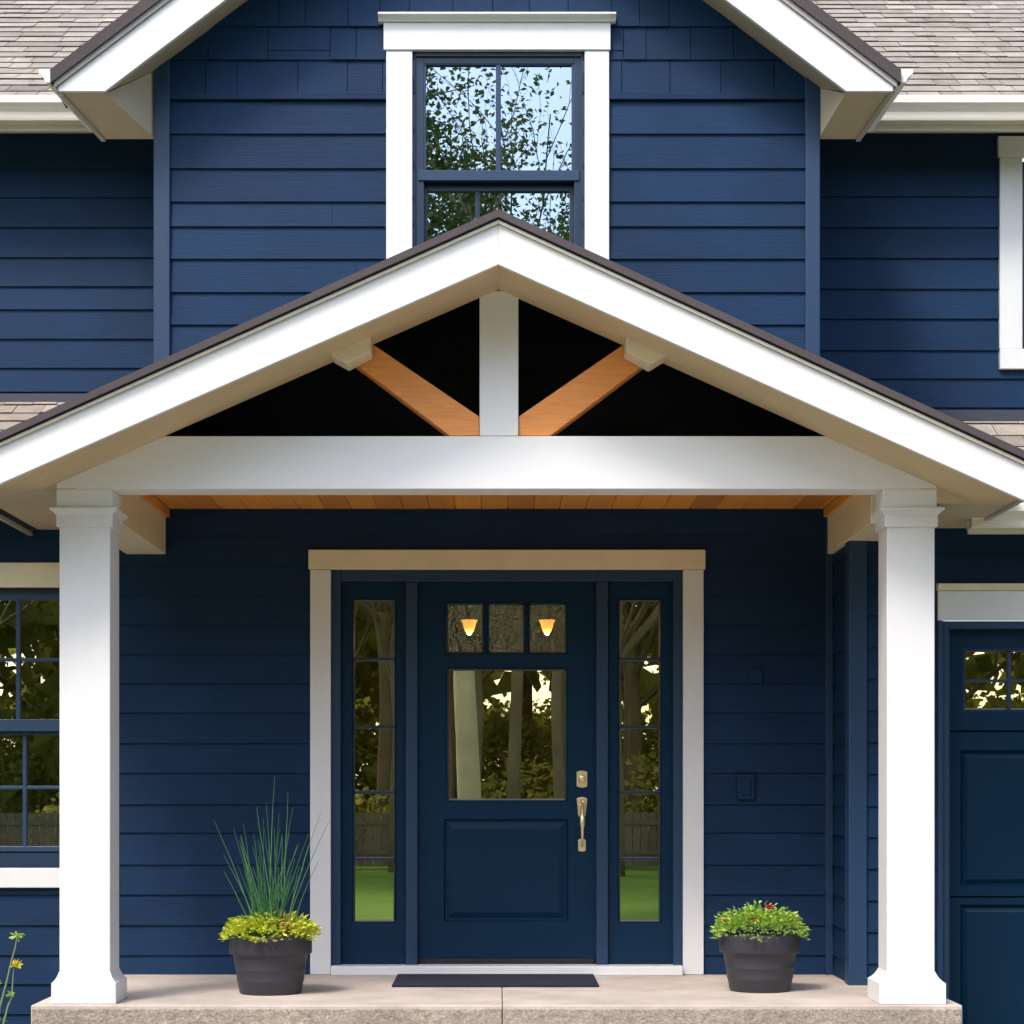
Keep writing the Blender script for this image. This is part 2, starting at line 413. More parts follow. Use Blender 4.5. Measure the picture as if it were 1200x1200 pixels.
# gable wall: shakes above, lap boards below
gx0, gx1 = X(186, DG), X(955, DG)
pkx, pkz = X(556, DG), Z(-201, DG)
gl = lambda z: max(gx0, pkx - (pkz + 0.04 - z) / 0.76) if z < pkz else pkx - 0.01
gr = lambda z: min(gx1, pkx + (pkz + 0.04 - z) / 0.757) if z < pkz else pkx + 0.01
uw_hole = (X(486, DG), X(682, DG), Z(440, DG), Z(60, DG))
m = siding(zl([119, 157.5, 198, 237, 266, 304, 343, 381, 420, 458], DG), DG, gx0, gx1, Z(119.5, DG), Z(470, DG), [(X(486, DG), X(682, DG), Z(440, DG), 9)])
lab(m.build('siding_wall', 'navy', house), 'lap boards of the projecting gable')
m = siding(zl([-162, -123, -84, -45, -7, 32, 71, 110], DG), DG, gl, gr, pkz, Z(110.5, DG), [(X(486, DG), X(682, DG), 0, Z(60, DG))], shakes=0.30)
lab(m.build('shake_siding', 'navy', house), 'staggered shakes at the top of the gable')
for q0, q1 in ((gx0, X(453, DG)), (X(713.5, DG), gx1)): MB().box(q0, q1, -1.024, -0.998, Z(118, DG), Z(110, DG)).build('band_board', 'navy', house, 0.002)
# solid gable wall core
MB().prism([(gx0 + .01, Z(470, DG)), (X(486, DG), Z(470, DG)), (X(486, DG), Z(60, DG)), (gx0 + .01, gx0 * 0 + Z(95, DG))], -0.99, -0.9)\
    .prism([(X(682, DG), Z(470, DG)), (gx1 - .01, Z(470, DG)), (gx1 - .01, Z(110, DG)), (X(682, DG), Z(60, DG))], -0.99, -0.9)\
    .prism([(gx0 + .02, Z(95, DG)), (X(486, DG), Z(60, DG)), (X(682, DG), Z(60, DG)), (gx1 - .01, Z(110, DG)), (pkx, pkz)], -0.99, -0.9)\
    .box(gx0 + .005, gx0 + 0.1, -0.9, 0.0, Z(470, DG), Z(90, DG)).box(gx1 - 0.1, gx1 - .005, -0.9, 0.0, Z(470, DG), Z(90, DG)).build('gable_core', 'navytrim', house)
for a, b in ((181, 200), (943, 960)):
    x0, x1 = X(a, DG), X(b, DG)
    mm = MB().box(x0, x1, -1.028, -0.97, Z(475, DG), Z(62 if a < 500 else 85, DG))
    if a < 500: mm.box(x0, x0 + 0.026, -0.97, -0.88, Z(475, DG), Z(70, DG))
    else: mm.box(x1 - 0.026, x1, -0.97, -0.88, Z(475, DG), Z(90, DG))
    mm.build('corner_board', 'navytrim', house, 0.004)

# garage wing
GX0 = X(997, DR); GY = DR - DW
gh = (X(1104, DR), X(1420, DR), GZ, Z(712, DR))
glines = [833 - 37.2 * k for k in range(8, 0, -1)] + [833, 870, 907, 945, 981, 1018, 1055, 1092, 1129, 1166, 1203, 1240]
lab(siding(zl(glines, DR), DR, GX0 + 0.01, 5.6, 2.42, GZ, [gh], seams=False).build('siding_wall', 'navy', house), 'garage wing front wall')
lab(siding(zl(glines, DR), DR, GY + 0.02, 0.0, 2.42, GZ, [], 'x', GX0 + 0.012, seams=False).build('siding_wall', 'navy', house), 'short side wall closing the porch on the right')
MB().box(GX0 - 0.014, X(1015, DR), GY - 0.028, GY + 0.02, GZ, 2.42).box(GX0 - 0.014, GX0 + 0.012, GY + 0.02, GY + 0.09, GZ, 2.42).build('corner_board', 'navytrim', house, 0.004)
MB().box(XI - 0.028, XI + 0.01, -0.03, 0.0, -0.0, 2.4).build('corner_board', 'navytrim', house, 0.003)

# ------------------------------------------------------------------ windows
def rbox(m, pa, pb, pc, pd, D, d0, d1, **k):
    """box from pixel rectangle (x0,x1,y0,y1) on plane D; d0,d1 = distance in front / behind the plane"""
    return m.box(X(pa, D), X(pb, D), D - DW - d0, D - DW + d1, Z(pd, D), Z(pc, D), **k)

# upper gable window
uw = MB()
rbox(uw, 486, 497, 65, 440, DG, -0.0, 0.07); rbox(uw, 673, 682, 65, 440, DG, 0, 0.07); rbox(uw, 497, 673, 65, 75, DG, 0, 0.07)
W1 = uw.build('window', 'sash', house, 0.003); lab(W1, 'double-hung gable window reflecting branches')
mm = MB(); rbox(mm, 453, 483.5, 62, 440, DG, 0.032, 0.01); mm.build('casing', 'white', W1, 0.003)
mm = MB(); rbox(mm, 685, 713.5, 62, 440, DG, 0.032, 0.01); mm.build('casing', 'white', W1, 0.003)
mm = MB(); rbox(mm, 450, 715, 30, 61.6, DG, 0.04, 0.01); mm.build('head_casing', 'white', W1, 0.003)
mm = MB(); mm.prismx([(-1.0, Z(30, DG)), (-1.05, Z(29.6, DG)), (-1.062, Z(26, DG)), (-1.085, Z(24, DG)), (-1.085, Z(21.5, DG)), (-1.0, Z(20, DG))], X(444, DG), X(721, DG)); mm.build('crown_cap', 'white', W1, 0.002)
mm = MB(); rbox(mm, 483.5, 487, 62, 440, DG, 0.012, 0.05); rbox(mm, 681, 685, 62, 440, DG, 0.012, 0.05); rbox(mm, 487, 681, 62, 67, DG, 0.012, 0.05); mm.build('window_frame', 'sash', W1, 0.002)
# upper sash
mm = MB()
rbox(mm, 488, 499, 67.5, 212, DG, -0.003, 0.035); rbox(mm, 670, 680, 67.5, 212, DG, -0.003, 0.035); rbox(mm, 499, 670, 67.5, 76, DG, -0.003, 0.035)
rbox(mm, 490, 679, 200, 212, DG, 0.008, 0.04); rbox(mm, 581, 587, 76, 200, DG, 0.0, 0.03); mm.build('upper_sash', 'navytrim', W1, 0.002)
mm = MB()
rbox(mm, 493, 500, 213, 440, DG, -0.045, 0.08); rbox(mm, 668, 677, 213, 440, DG, -0.045, 0.08); rbox(mm, 500, 668, 213, 221, DG, -0.045, 0.08)
rbox(mm, 557, 562, 221, 440, DG, -0.045, 0.075); mm.build('lower_sash', 'sash', W1, 0.002)
MB().face([P(499, 200, 10.02), P(670, 200, 10.02), P(670, 76, 10.02), P(499, 76, 10.02)]).build('glass_pane', 'glass_hi', W1)
MB().face([P(500, 440, 10.065), P(668, 440, 10.065), P(668, 221, 10.065), P(500, 221, 10.065)]).build('glass_pane', 'glass_hi', W1)
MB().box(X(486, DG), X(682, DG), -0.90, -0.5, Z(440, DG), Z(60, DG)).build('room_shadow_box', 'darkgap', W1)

# left ground-floor window
lw = MB()
rbox(lw, -150, 104, 672, 700, DW, -0.02, 0.08); rbox(lw, -150, 104, 997, 1017, DW, -0.02, 0.08); rbox(lw, 92, 104, 700, 997, DW, -0.02, 0.08); rbox(lw, -150, -138, 700, 997, DW, -0.02, 0.08)
W2 = lw.build('window', 'sash', house, 0.004); lab(W2, 'ground floor window beside the left column')
mm = MB(); rbox(mm, -190, 134, 660, 689, DW, 0.035, 0.0); mm.build('head_casing', 'cream', W2, 0.003)
mm = MB(); rbox(mm, 104, 132, 690, 1016, DW, 0.03, 0.0); mm.build('casing', 'white', W2, 0.003)
mm = MB(); rbox(mm, -190, 136, 1017, 1040, DW, 0.045, 0.0); mm.build('sill', 'white', W2, 0.004)
mm = MB(); rbox(mm, -138, 92, 843, 857, DW, 0.005, 0.03)
rbox(mm, -138, 92, 697, 703, DW, 0.0, 0.03)
for vx in (-58, 21): rbox(mm, vx - 2.5, vx + 2.5, 703, 843, DW, -0.002, 0.03)
rbox(mm, -138, 92, 771, 775, DW, -0.004, 0.03); mm.build('upper_sash', 'navytrim', W2, 0.002)
mm = MB(); rbox(mm, -138, 92, 992, 1000, DW, -0.02, 0.06); rbox(mm, -138, 92, 857, 861, DW, -0.03, 0.06)
for vx in (-55, 27): rbox(mm, vx - 2.2, vx + 2.2, 861, 992, DW, -0.034, 0.06)
rbox(mm, -138, 92, 921, 925, DW, -0.036, 0.06); mm.build('lower_sash', 'navytrim', W2, 0.002)
MB().face([P(-138, 843, 11.02), P(92, 843, 11.02), P(92, 703, 11.02), P(-138, 703, 11.02)]).build('glass_pane', 'glass_l', W2)
MB().face([P(-138, 992, 11.05), P(92, 992, 11.05), P(92, 861, 11.05), P(-138, 861, 11.05)]).build('glass_pane', 'glass_l', W2)
# upper right window
mm = MB(); rbox(mm, 1197, 1400, 188, 410, DW, -0.02, 0.08); W3 = mm.build('window', 'sash', house, 0.003); lab(W3, 'upper window at the right edge with white casing')
mm = MB(); rbox(mm, 1168, 1430, 162, 186, DW, 0.04, 0); mm.build('head_casing', 'white', W3, 0.003)
mm = MB(); rbox(mm, 1170, 1196.5, 186.5, 410, DW, 0.032, 0); mm.build('casing', 'white', W3, 0.003)
mm = MB(); rbox(mm, 1170, 1430, 410.5, 434, DW, 0.04, 0); mm.build('sill', 'white', W3, 0.003)
MB().face([P(1206, 400, 11.01), P(1392, 400, 11.01), P(1392, 196, 11.01), P(1206, 196, 11.01)]).build('glass_pane', 'glass_hi', W3)

# ------------------------------------------------------------------ front door unit
mm = MB(); rbox(mm, 362, 826, 645, 668, DW, 0.036, 0.0); HC = mm.build('door_casing', 'cream', house, 0.003); lab(HC, 'warm-tinted head casing over the door')
mm = MB(); rbox(mm, 364, 388, 668.5, 1141.5, DW, 0.030, 0.0); lab(mm.build('door_casing', 'white', house, 0.003), 'left door casing')
mm = MB(); rbox(mm, 800, 824, 668.5, 1141.5, DW, 0.030, 0.0); lab(mm.build('door_casing', 'white', house, 0.003), 'right door casing')
mm = MB()
rbox(mm, 380, 399, 668, 1141.5, DW, -0.003, 0.16); rbox(mm, 789, 808, 668, 1141.5, DW, -0.003, 0.16); rbox(mm, 399, 789, 657, 681, DW, -0.003, 0.16)
rbox(mm, 475, 489, 681, 1131, DW, -0.02, 0.16); rbox(mm, 699, 713, 681, 1131, DW, -0.02, 0.16)
mm.build('door_frame', 'navytrim', house, 0.004)
mm = MB().box(X(389, DW), X(799, DW), -0.075, 0.10, 0.0, Z(1131, DW)); mm.build('threshold', 'white', house, 0.005)

def frame_grid(m, x0, x1, y0, y1, D, th, cells):
    """panel x0..x1,y0..y1 (pixels) as stiles/rails round rectangular cells; simple non-overlapping decomposition by rows"""
    rows = sorted(set([y0, y1] + [c[2] for c in cells] + [c[3] for c in cells]))
    for a, b in zip(rows[:-1], rows[1:]):
        mid = (a + b) / 2; cur = x0
        for c in sorted([c for c in cells if c[2] < mid < c[3]]):
            if c[0] > cur: m.box(X(cur, D), X(c[0], D), D - DW, D - DW + th, Z(b, D), Z(a, D))
            cur = c[1]
        if x1 > cur: m.box(X(cur, D), X(x1, D), D - DW, D - DW + th, Z(b, D), Z(a, D))
def inset_ring(m, x0, x1, y0, y1, D, win, dfront, dback, sgn=1):
    """sloped moulding from outer rectangle at dfront to inner rectangle (inset win px) at dback (depths behind plane)"""
    o = [(x0, y1), (x1, y1), (x1, y0), (x0, y0)]; i = [(x0 + win, y1 - win), (x1 - win, y1 - win), (x1 - win, y0 + win), (x0 + win, y0 + win)]
    O = [Vector((X(a, D), D - DW + dfront, Z(b, D))) for a, b in o]; I = [Vector((X(a, D), D - DW + dback, Z(b, D))) for a, b in i]
    for k in range(4): m.face([O[k], O[(k + 1) % 4], I[(k + 1) % 4], I[k]])
    return I
DD = 11.06
lites = [(522, 568, 706, 767), (570.5, 616, 706, 767), (618.5, 665, 706, 767)]
big = (523, 665, 783, 939); pan = (520, 666, 960, 1080)
mm = MB(); frame_grid(mm, 489.6, 698.4, 681.6, 1122, DD, 0.045, lites + [big, pan])
door = mm.build('front_door', 'door', house); lab(door, 'navy front door with three small panes over one large pane')
mm = MB()
for c in lites + [big]:
    inset_ring(mm, c[0], c[1], c[2], c[3], DD, 1.2, 0.0, -0.008); inset_ring(mm, c[0] + 1.2, c[1] - 1.2, c[2] + 1.2, c[3] - 1.2, DD, 2.2, -0.008, 0.02)
mm.build('glazing_bead', 'door', door)
mm = MB(); inset_ring(mm, *pan, DD, 2.0, 0.0, 0.017); I = inset_ring(mm, pan[0] + 2, pan[1] - 2, pan[2] + 2, pan[3] - 2, DD, 2.5, 0.017, 0.017)
I = inset_ring(mm, pan[0] + 4.5, pan[1] - 4.5, pan[2] + 4.5, pan[3] - 4.5, DD, 6.5, 0.017, 0.003)
mm.face(I); mm.build('raised_panel', 'door', door)
for c in lites:
    y = 0.075; q = [(c[0] + 1, c[3] - 1), (c[1] - 1, c[3] - 1), (c[1] - 1, c[2] + 1), (c[0] + 1, c[2] + 1)]
    MB().face([(X(a, DD), y, Z(b, DD)) for a, b in q]).build('glass_pane', 'glass_t', door)
c = big; q = [(c[0] + 1, c[3] - 1), (c[1] - 1, c[3] - 1), (c[1] - 1, c[2] + 1), (c[0] + 1, c[2] + 1)]
MB().face([(X(a, DD), 0.075, Z(b, DD)) for a, b in q]).build('glass_pane', 'glass', door)
# sweep under the door
MB().box(X(491, DD), X(697, DD), 0.065, 0.1, 0.035, Z(1122, DD)).build('door_sweep', 'darkgap', door)
# brass handle set
hx = X(682, DD)
mm = MB(); yb = 0.06
def plate(m, cx, z0, z1, wtop, wmid, wbot, th):
    n = 14; L = []; R = []
    for i in range(n + 1):
        t = i / n; z = z0 + (z1 - z0) * t
        wv = wbot * (1 - t) + wtop * t if wmid is None else (wbot * (1 - 2 * t) + wmid * 2 * t if t < .5 else wmid * (2 - 2 * t) + wtop * (2 * t - 1))
        e = min(1, math.sqrt(max(0, 1 - (2 * t - 1) ** 6)) + 0.25)
        L.append((cx - wv * e, z)); R.append((cx + wv * e, z))
    m.prism(L + R[::-1], yb - th, yb - 0.0005)
plate(mm, hx, Z(923, DD), Z(903, DD), 0.028, None, 0.028, 0.012)
mm.build('deadbolt', 'brass', door, 0.003)
mm = MB(); cz = Z(912, DD)
for i, (r, dpt) in enumerate(((0.019, 0.0),)):
    n = 20; pr = [(0.0, -0.034), (0.012, -0.034), (0.016, -0.03), (0.019, -0.012)]
    base = len(mm.v)
    for rr, yy in pr:
        for k in range(n):
            t = 2 * math.pi * k / n; mm.v.append((hx + rr * math.cos(t), yb + yy, cz + rr * math.sin(t)))
    for a in range(len(pr) - 1):
        for k in range(n):
            q = base + a * n; mm.f.append((q + k, q + (k + 1) % n, q + n + (k + 1) % n, q + n + k)); mm.t.append(.5); mm.mi.append(0)
mm.build('lock_cylinder', 'brass', door, smooth=True)
mm = MB(); plate(mm, hx, Z(958, DD), Z(934, DD), 0.029, None, 0.018, 0.010); mm.build('handle_plate', 'brass', door, 0.003); mm = MB(); plate(mm, hx, Z(998, DD), Z(983, DD), 0.02, None, 0.02, 0.010)
mm.build('handle_plate', 'brass', door, 0.003)
mm = MB(); pts = []; rr = []
for i in range(13):
    t = i / 12; z = Z(942, DD) * (1 - t) + Z(991, DD) * t
    pts.append((hx, yb - 0.012 - 0.05 * math.sin(math.pi * min(1, t * 1.02)) ** 0.7, z)); rr.append(0.011 - 0.004 * t + (0.004 if 3 < i < 7 else 0))
mm.tube(pts, rr, 10); mm.build('handle', 'brass', door, smooth=True)
mm = MB(); mm.tube([(hx, yb - 0.008, Z(940, DD)), (hx, yb - 0.04, Z(938.5, DD)), (hx, yb - 0.055, Z(940, DD))], [0.007, 0.009, 0.012], 8); mm.build('thumb_latch', 'brass', door, smooth=True)

# sidelights
for (a, b, g0, g1, nm) in ((399, 475, 416, 461, 'sidelight left of the front door'), (713, 789, 727, 772, 'sidelight right of the front door')):
    D = 11.05; mm = MB(); frame_grid(mm, a, b, 681, 1131, D, 0.05, [(g0 - 3, g1 + 3, 702, 1081)])
    sd = mm.build('sidelight', 'door', house, 0.002); lab(sd, nm)
    mm = MB(); inset_ring(mm, g0 - 3, g1 + 3, 702, 1081, D, 1.2, 0.0, -0.007); inset_ring(mm, g0 - 1.8, g1 + 1.8, 703.2, 1079.8, D, 1.8, -0.007, 0.02); mm.build('glazing_bead', 'door', sd)
    MB().face([P(g0 - 2, 1080, D + 0.02), P(g1 + 2, 1080, D + 0.02), P(g1 + 2, 703, D + 0.02), P(g0 - 2, 703, D + 0.02)]).build('glass_pane', 'glass', sd)
    for yy in (772.5, 852, 928.5, 1006.5):
        MB().box(X(g0 - 1.5, D), X(g1 + 1.5, D), 0.05, 0.066, Z(yy + 1.8, D), Z(yy - 1.8, D)).build('muntin', 'sash', sd, 0.003)

# room behind the door and the left window
def room(x0, x1, y0, y1, z0, z1, nm):
    t = 0.05; r = MB()
    r.box(x0 - t, x0, y0, y1, z0, z1).box(x1, x1 + t, y0, y1, z0, z1).box(x0 - t, x1 + t, y1, y1 + t, z0, z1).box(x0 - t, x1 + t, y0, y1 + t, z1, z1 + t)
    lab(r.build('room_wall', 'room', house), nm)
    MB().box(x0, x1, y0, y1, z0 - t, z0).build('room_floor', 'roomfloor', house)
room(-1.35, 1.5, 0.17, 4.2, 0.0, 2.5, 'hall seen through the door glass')
room(-5.0, -1.6, 0.17, 3.2, 0.0, 2.5, 'room behind the ground floor window')

# pendant lamps in the hall
for i, (px, lb) in enumerate(((550, 'left of the two warm lamps glowing behind the door glass'), (641, 'right of the two warm lamps glowing behind the door glass'))):
    D = 12.6; x = X(px, D); z = Z(742, D); lp = thing('hall_lamp', lb, 'lamp', (x, D - DW, z), 'lamps in the hall')
    lp.rotation_euler = (0, 0, i)
    MB().lathe([(0.010, 0.0), (0.024, 0.010), (0.034, 0.035), (0.038, 0.055), (0.050, 0.078), (0.043, 0.078), (0.03, 0.05), (0.0, 0.02)], (0, 0, 0), 20).build('lamp_shade', 'bulb', lp, smooth=True)
    pl_ = bpy.data.lights.new('lamp_light', 'POINT'); pl_.energy = 2.5; pl_.color = (1, .62, .28); pl_.shadow_soft_size = .03
    po = bpy.data.objects.new('lamp_light', pl_); COL.objects.link(po); po.parent = lp; po.location = (0, 0, -.03)
    MB().lathe([(0, -.014), (.014, -.006), (.018, .008), (.010, .024), (0, .03)], (0, 0, 0), 16).build('light_bulb', 'core', lp, smooth=True)
    MB().tube([(0, 0, 0.1), (0, 0, 2.49 - z)], 0.006, 6).build('lamp_cord', 'iron', lp)
    MB().lathe([(0.0, 0.03), (0.05, 0.03), (0.05, 0.0), (0.0, 0.0)], (0, 0, 2.46 - z), 16).build('ceiling_rose', 'iron', lp)
# wicker chair behind the left window
def chair(x, y, rz):
    t = thing('wicker_chair', 'pale wicker armchair behind the lower panes of the left window', 'chair', (x, y, 0)); t.rotation_euler.z = rz
    MB().box(-.28, .28, -.26, .26, .36, .44).build('seat', 'wicker', t, .03)
    b = MB()
    for k in range(13):
        u = -.27 + .045 * k; b.tube([(u, .26, .42), (u * 1.1, .34, .9 + .05 * math.cos(u * 5))], .012, 5)
    for k in range(8): b.tube([(-.3, .27 + .01 * k, .46 + .06 * k), (.3, .27 + .01 * k, .46 + .06 * k)], .01, 5)
    b.tube([(-.31, .34, .90), (-.2, .35, .95), (0, .35, .97), (.2, .35, .95), (.31, .34, .90)], .022, 6)
    b.build('backrest', 'wicker', t)
    for s in (-1, 1):
        MB().tube([(.3 * s, .3, .66), (.32 * s, 0, .64), (.31 * s, -.26, .6)], .025, 6).build('armrest', 'wicker', t)
        for yy in (-.24, .24): MB().tube([(.27 * s, yy, 0), (.27 * s, yy, .62 if yy < 0 else .42)], .02, 6).build('leg', 'wicker', t)
chair(X(52, 11.9), 0.95, 0.35)

# ------------------------------------------------------------------ garage door
DGA = DR + 0.05
mm = MB(); rbox(mm, 1098, 1440, 693, 727.5, DR, 0.03, 0.0); gar = mm.build('garage_header', 'white', house, 0.003)
mm = MB(); mm.prismx([(GY, Z(692.6, DR)), (GY - 0.035, Z(692.6, DR)), (GY - 0.06, Z(687, DR)), (GY - 0.06, Z(685, DR)), (GY, Z(684, DR))], X(1097, DR), X(1440, DR)); mm.build('drip_cap', 'cream', gar, 0.002)
mm = MB(); rbox(mm, 1098, 1104, 728, 1320, DR, 0.028, 0.0); rbox(mm, 1104.3, 1112, 728, 1320, DR, 0.014, 0.06); rbox(mm, 1112, 1430, 728, 737, DR, 0.012, 0.06); mm.build('garage_door_frame', 'navytrim', house, 0.003)
gc = []; gx = 1127
mm = MB(); cells = []
for r0, r1 in ((879, 1039), (1060, 1222)):
    for c0, c1 in ((1125, 1262), (1290, 1427)): cells.append((c0, c1, r0, r1))
for c0, c1 in ((1128, 1260), (1290, 1422)): cells.append((c0, c1, 760, 834))
frame_grid(mm, 1112, 1440, 738, 856, DGA, 0.04, [c for c in cells if c[2] < 800])
frame_grid(mm, 1112, 1440, 858, 1050, DGA, 0.04, [c for c in cells if 800 < c[2] < 1000])
frame_grid(mm, 1112, 1440, 1052, 1330, DGA, 0.04, [c for c in cells if c[2] > 1000])
gd = mm.build('garage_door', 'door', house, 0.0); lab(gd, 'navy panelled garage door with small panes')
MB().box(X(1112, DGA), X(1440, DGA), GY + 0.1, GY + 0.13, GZ, Z(738, DGA)).build('backing', 'darkgap', gd)
for c in cells:
    if c[2] > 800:
        mm = MB(); inset_ring(mm, *c, DGA, 3.5, 0.0, 0.02); I = inset_ring(mm, c[0] + 3.5, c[1] - 3.5, c[2] + 3.5, c[3] - 3.5, DGA, 5.5, 0.02, 0.004); mm.face(I); mm.build('raised_panel', 'door', gd)
    else:
        mm = MB(); inset_ring(mm, *c, DGA, 2.5, 0.0, -0.008); inset_ring(mm, c[0] + 2.5, c[1] - 2.5, c[2] + 2.5, c[3] - 2.5, DGA, 1.5, -0.008, 0.02)
        xm = c[0] + 55
        mm.box(X(xm - 1.8, DGA), X(xm + 1.8, DGA), DGA - DW, DGA - DW + .02, Z(830, DGA), Z(764, DGA)).box(X(c[0] + 3, DGA), X(c[1] - 3, DGA), DGA - DW + .002, DGA - DW + .02, Z(799, DGA), Z(796, DGA))
        g = mm.build('window_grille', 'navytrim', gd)
        MB().face([P(c[0] + 2, c[3] - 2, DGA + .02), P(c[1] - 2, c[3] - 2, DGA + .02), P(c[1] - 2, c[2] + 2, DGA + .02), P(c[0] + 2, c[2] + 2, DGA + .02)]).build('glass_pane', 'glass', gd)

# ------------------------------------------------------------------ shingled roof slopes
def shingles(o, u, v, wid, length, expo=0.145, nrm=None, lo=None):
    """tabs on a plane: origin o (eave, left), u along eave, v up the slope; returns MB"""
    m = MB(); o, u, v = Vector(o), Vector(u).normalized(), Vector(v).normalized(); n = u.cross(v).normalized()
    if n.z < 0: n = -n
    rows = int(length / expo) + 1
    for r in range(rows):
        s0 = r * expo; s1 = min(length, s0 + expo + 0.01); x = -random.uniform(0, 0.25)
        while x < wid:
            w_ = random.uniform(0.10, 0.30); a = max(0, x); b = min(wid, x + w_ - 0.004); x += w_
            if b - a < 0.02: continue
            h = random.choice((0.009, 0.009, 0.012)); tt = min(1, max(0, random.gauss(0.55, 0.16)))
            dn = random.uniform(-0.006, 0.006)
            A = o + u * a + v * (s0 + dn); B = o + u * b + v * (s0 + dn); C_ = o + u * b + v * s1; D_ = o + u * a + v * s1
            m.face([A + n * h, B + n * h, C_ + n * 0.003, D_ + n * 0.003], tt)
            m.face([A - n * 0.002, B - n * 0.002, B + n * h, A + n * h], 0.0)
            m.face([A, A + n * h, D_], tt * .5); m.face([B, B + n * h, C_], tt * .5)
    m.face([o - n * 0.003, o + u * wid - n * 0.003, o + u * wid + v * length - n * 0.003, o + v * length - n * 0.003], 0.1)
    return m
ang = math.radians(30)
vv = (0, math.cos(ang), math.sin(ang))
ye, ze = 10.62 - DW, Z(114, 10.6)
for x0, x1, lb in ((-5.6, X(181, DG) + 0.35, 'main roof slope at the upper left'), (X(960, DG) - 0.35, 5.8, 'main roof slope at the upper right')):
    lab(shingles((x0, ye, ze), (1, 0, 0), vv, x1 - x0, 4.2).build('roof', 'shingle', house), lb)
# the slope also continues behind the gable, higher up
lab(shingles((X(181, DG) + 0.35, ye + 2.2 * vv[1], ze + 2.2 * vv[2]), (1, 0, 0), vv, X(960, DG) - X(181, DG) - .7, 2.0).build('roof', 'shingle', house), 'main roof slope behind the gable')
# gutters (K profile) + fascia + soffit along the main eaves
def kgutter(h=0.13, d=0.12):
    # profile in (out, up): out is away from the fascia
    return [(0, 0), (d * 0.62, 0), (d * 0.66, h * 0.10), (d * 0.70, h * 0.34), (d * 0.86, h * 0.52), (d, h * 0.66), (d, h * 0.93), (d * 0.90, h), (d * 0.86, h), (d * .9, h * .9), (d * 0.92, h * 0.68), (d * .6, h * .4), (d * 0.55, h * 0.06), (0.006, h * 0.06), (0.006, h), (0, h)]
for x0, x1, lb in ((-5.6, X(178, DG) + 0.05, 'gutter along the upper left eave'), (X(963, DG) - 0.05, 5.8, 'gutter along the upper right eave')):
    zb = Z(143, 10.6); g = MB().prismx([(10.64 - DW - a, zb + b) for a, b in kgutter(Z(112, 10.55) - zb, 0.11)], x0, x1); lab(g.build('gutter', 'gutter', house), lb)
    MB().box(x0, x1, 10.642 - DW, 10.67 - DW, zb - 0.03, ze - 0.01).build('fascia', 'gutter', house, 0.002)
    MB().box(x0, x1, 10.671 - DW, 0.0, Z(157, DW), Z(157, DW) + 0.012).build('soffit', 'soffit', house)

# pent roofs at the sides of the porch
zt = Z(466, DW) - 0.02
va = Vector((0, 0.72, zt - 2.62)); lab(shingles((-5.6, -0.72, 2.62), (1, 0, 0), va, 4.0, va.length).build('roof', 'shingle', house), 'low roof strip over the left window')
MB().box(-5.6, X(181, DW), -0.03, -0.018, zt - 0.01, zt + 0.035).build('flashing', 'flash', house)
MB().box(-5.6, -2.2, -0.72, 0, 2.50, 2.515).build('soffit', 'soffit', house); MB().box(-5.6, -2.2, -0.745, -0.722, 2.47, 2.61).build('fascia', 'gutter', house)
zt = Z(492, DW) - 0.0; ye2 = 10.08 - DW; ze2 = Z(598, 10.0) + 0.02
va = Vector((0, -ye2, zt - ze2)); lab(shingles((2.34, ye2, ze2), (1, 0, 0), va, 3.46, va.length).build('roof', 'shingle', house), 'low roof strip over the garage')
MB().box(X(960, DW), 5.8, -0.035, -0.018, zt - 0.01, zt + 0.045).build('flashing', 'flash', house)
zb = Z(618, 10.0); lab(MB().prismx([(10.09 - DW - a, zb + b) for a, b in kgutter(0.115, 0.11)], 2.25, 5.8).build('gutter', 'gutter', house), 'gutter over the garage')
MB().box(2.25, 5.8, 10.092 - DW, 10.11 - DW, zb - 0.02, ze2).build('fascia', 'gutter', house)
MB().box(1.95, 5.8, 10.111 - DW, GY, 2.30, 2.312).build('soffit', 'soffit', house)

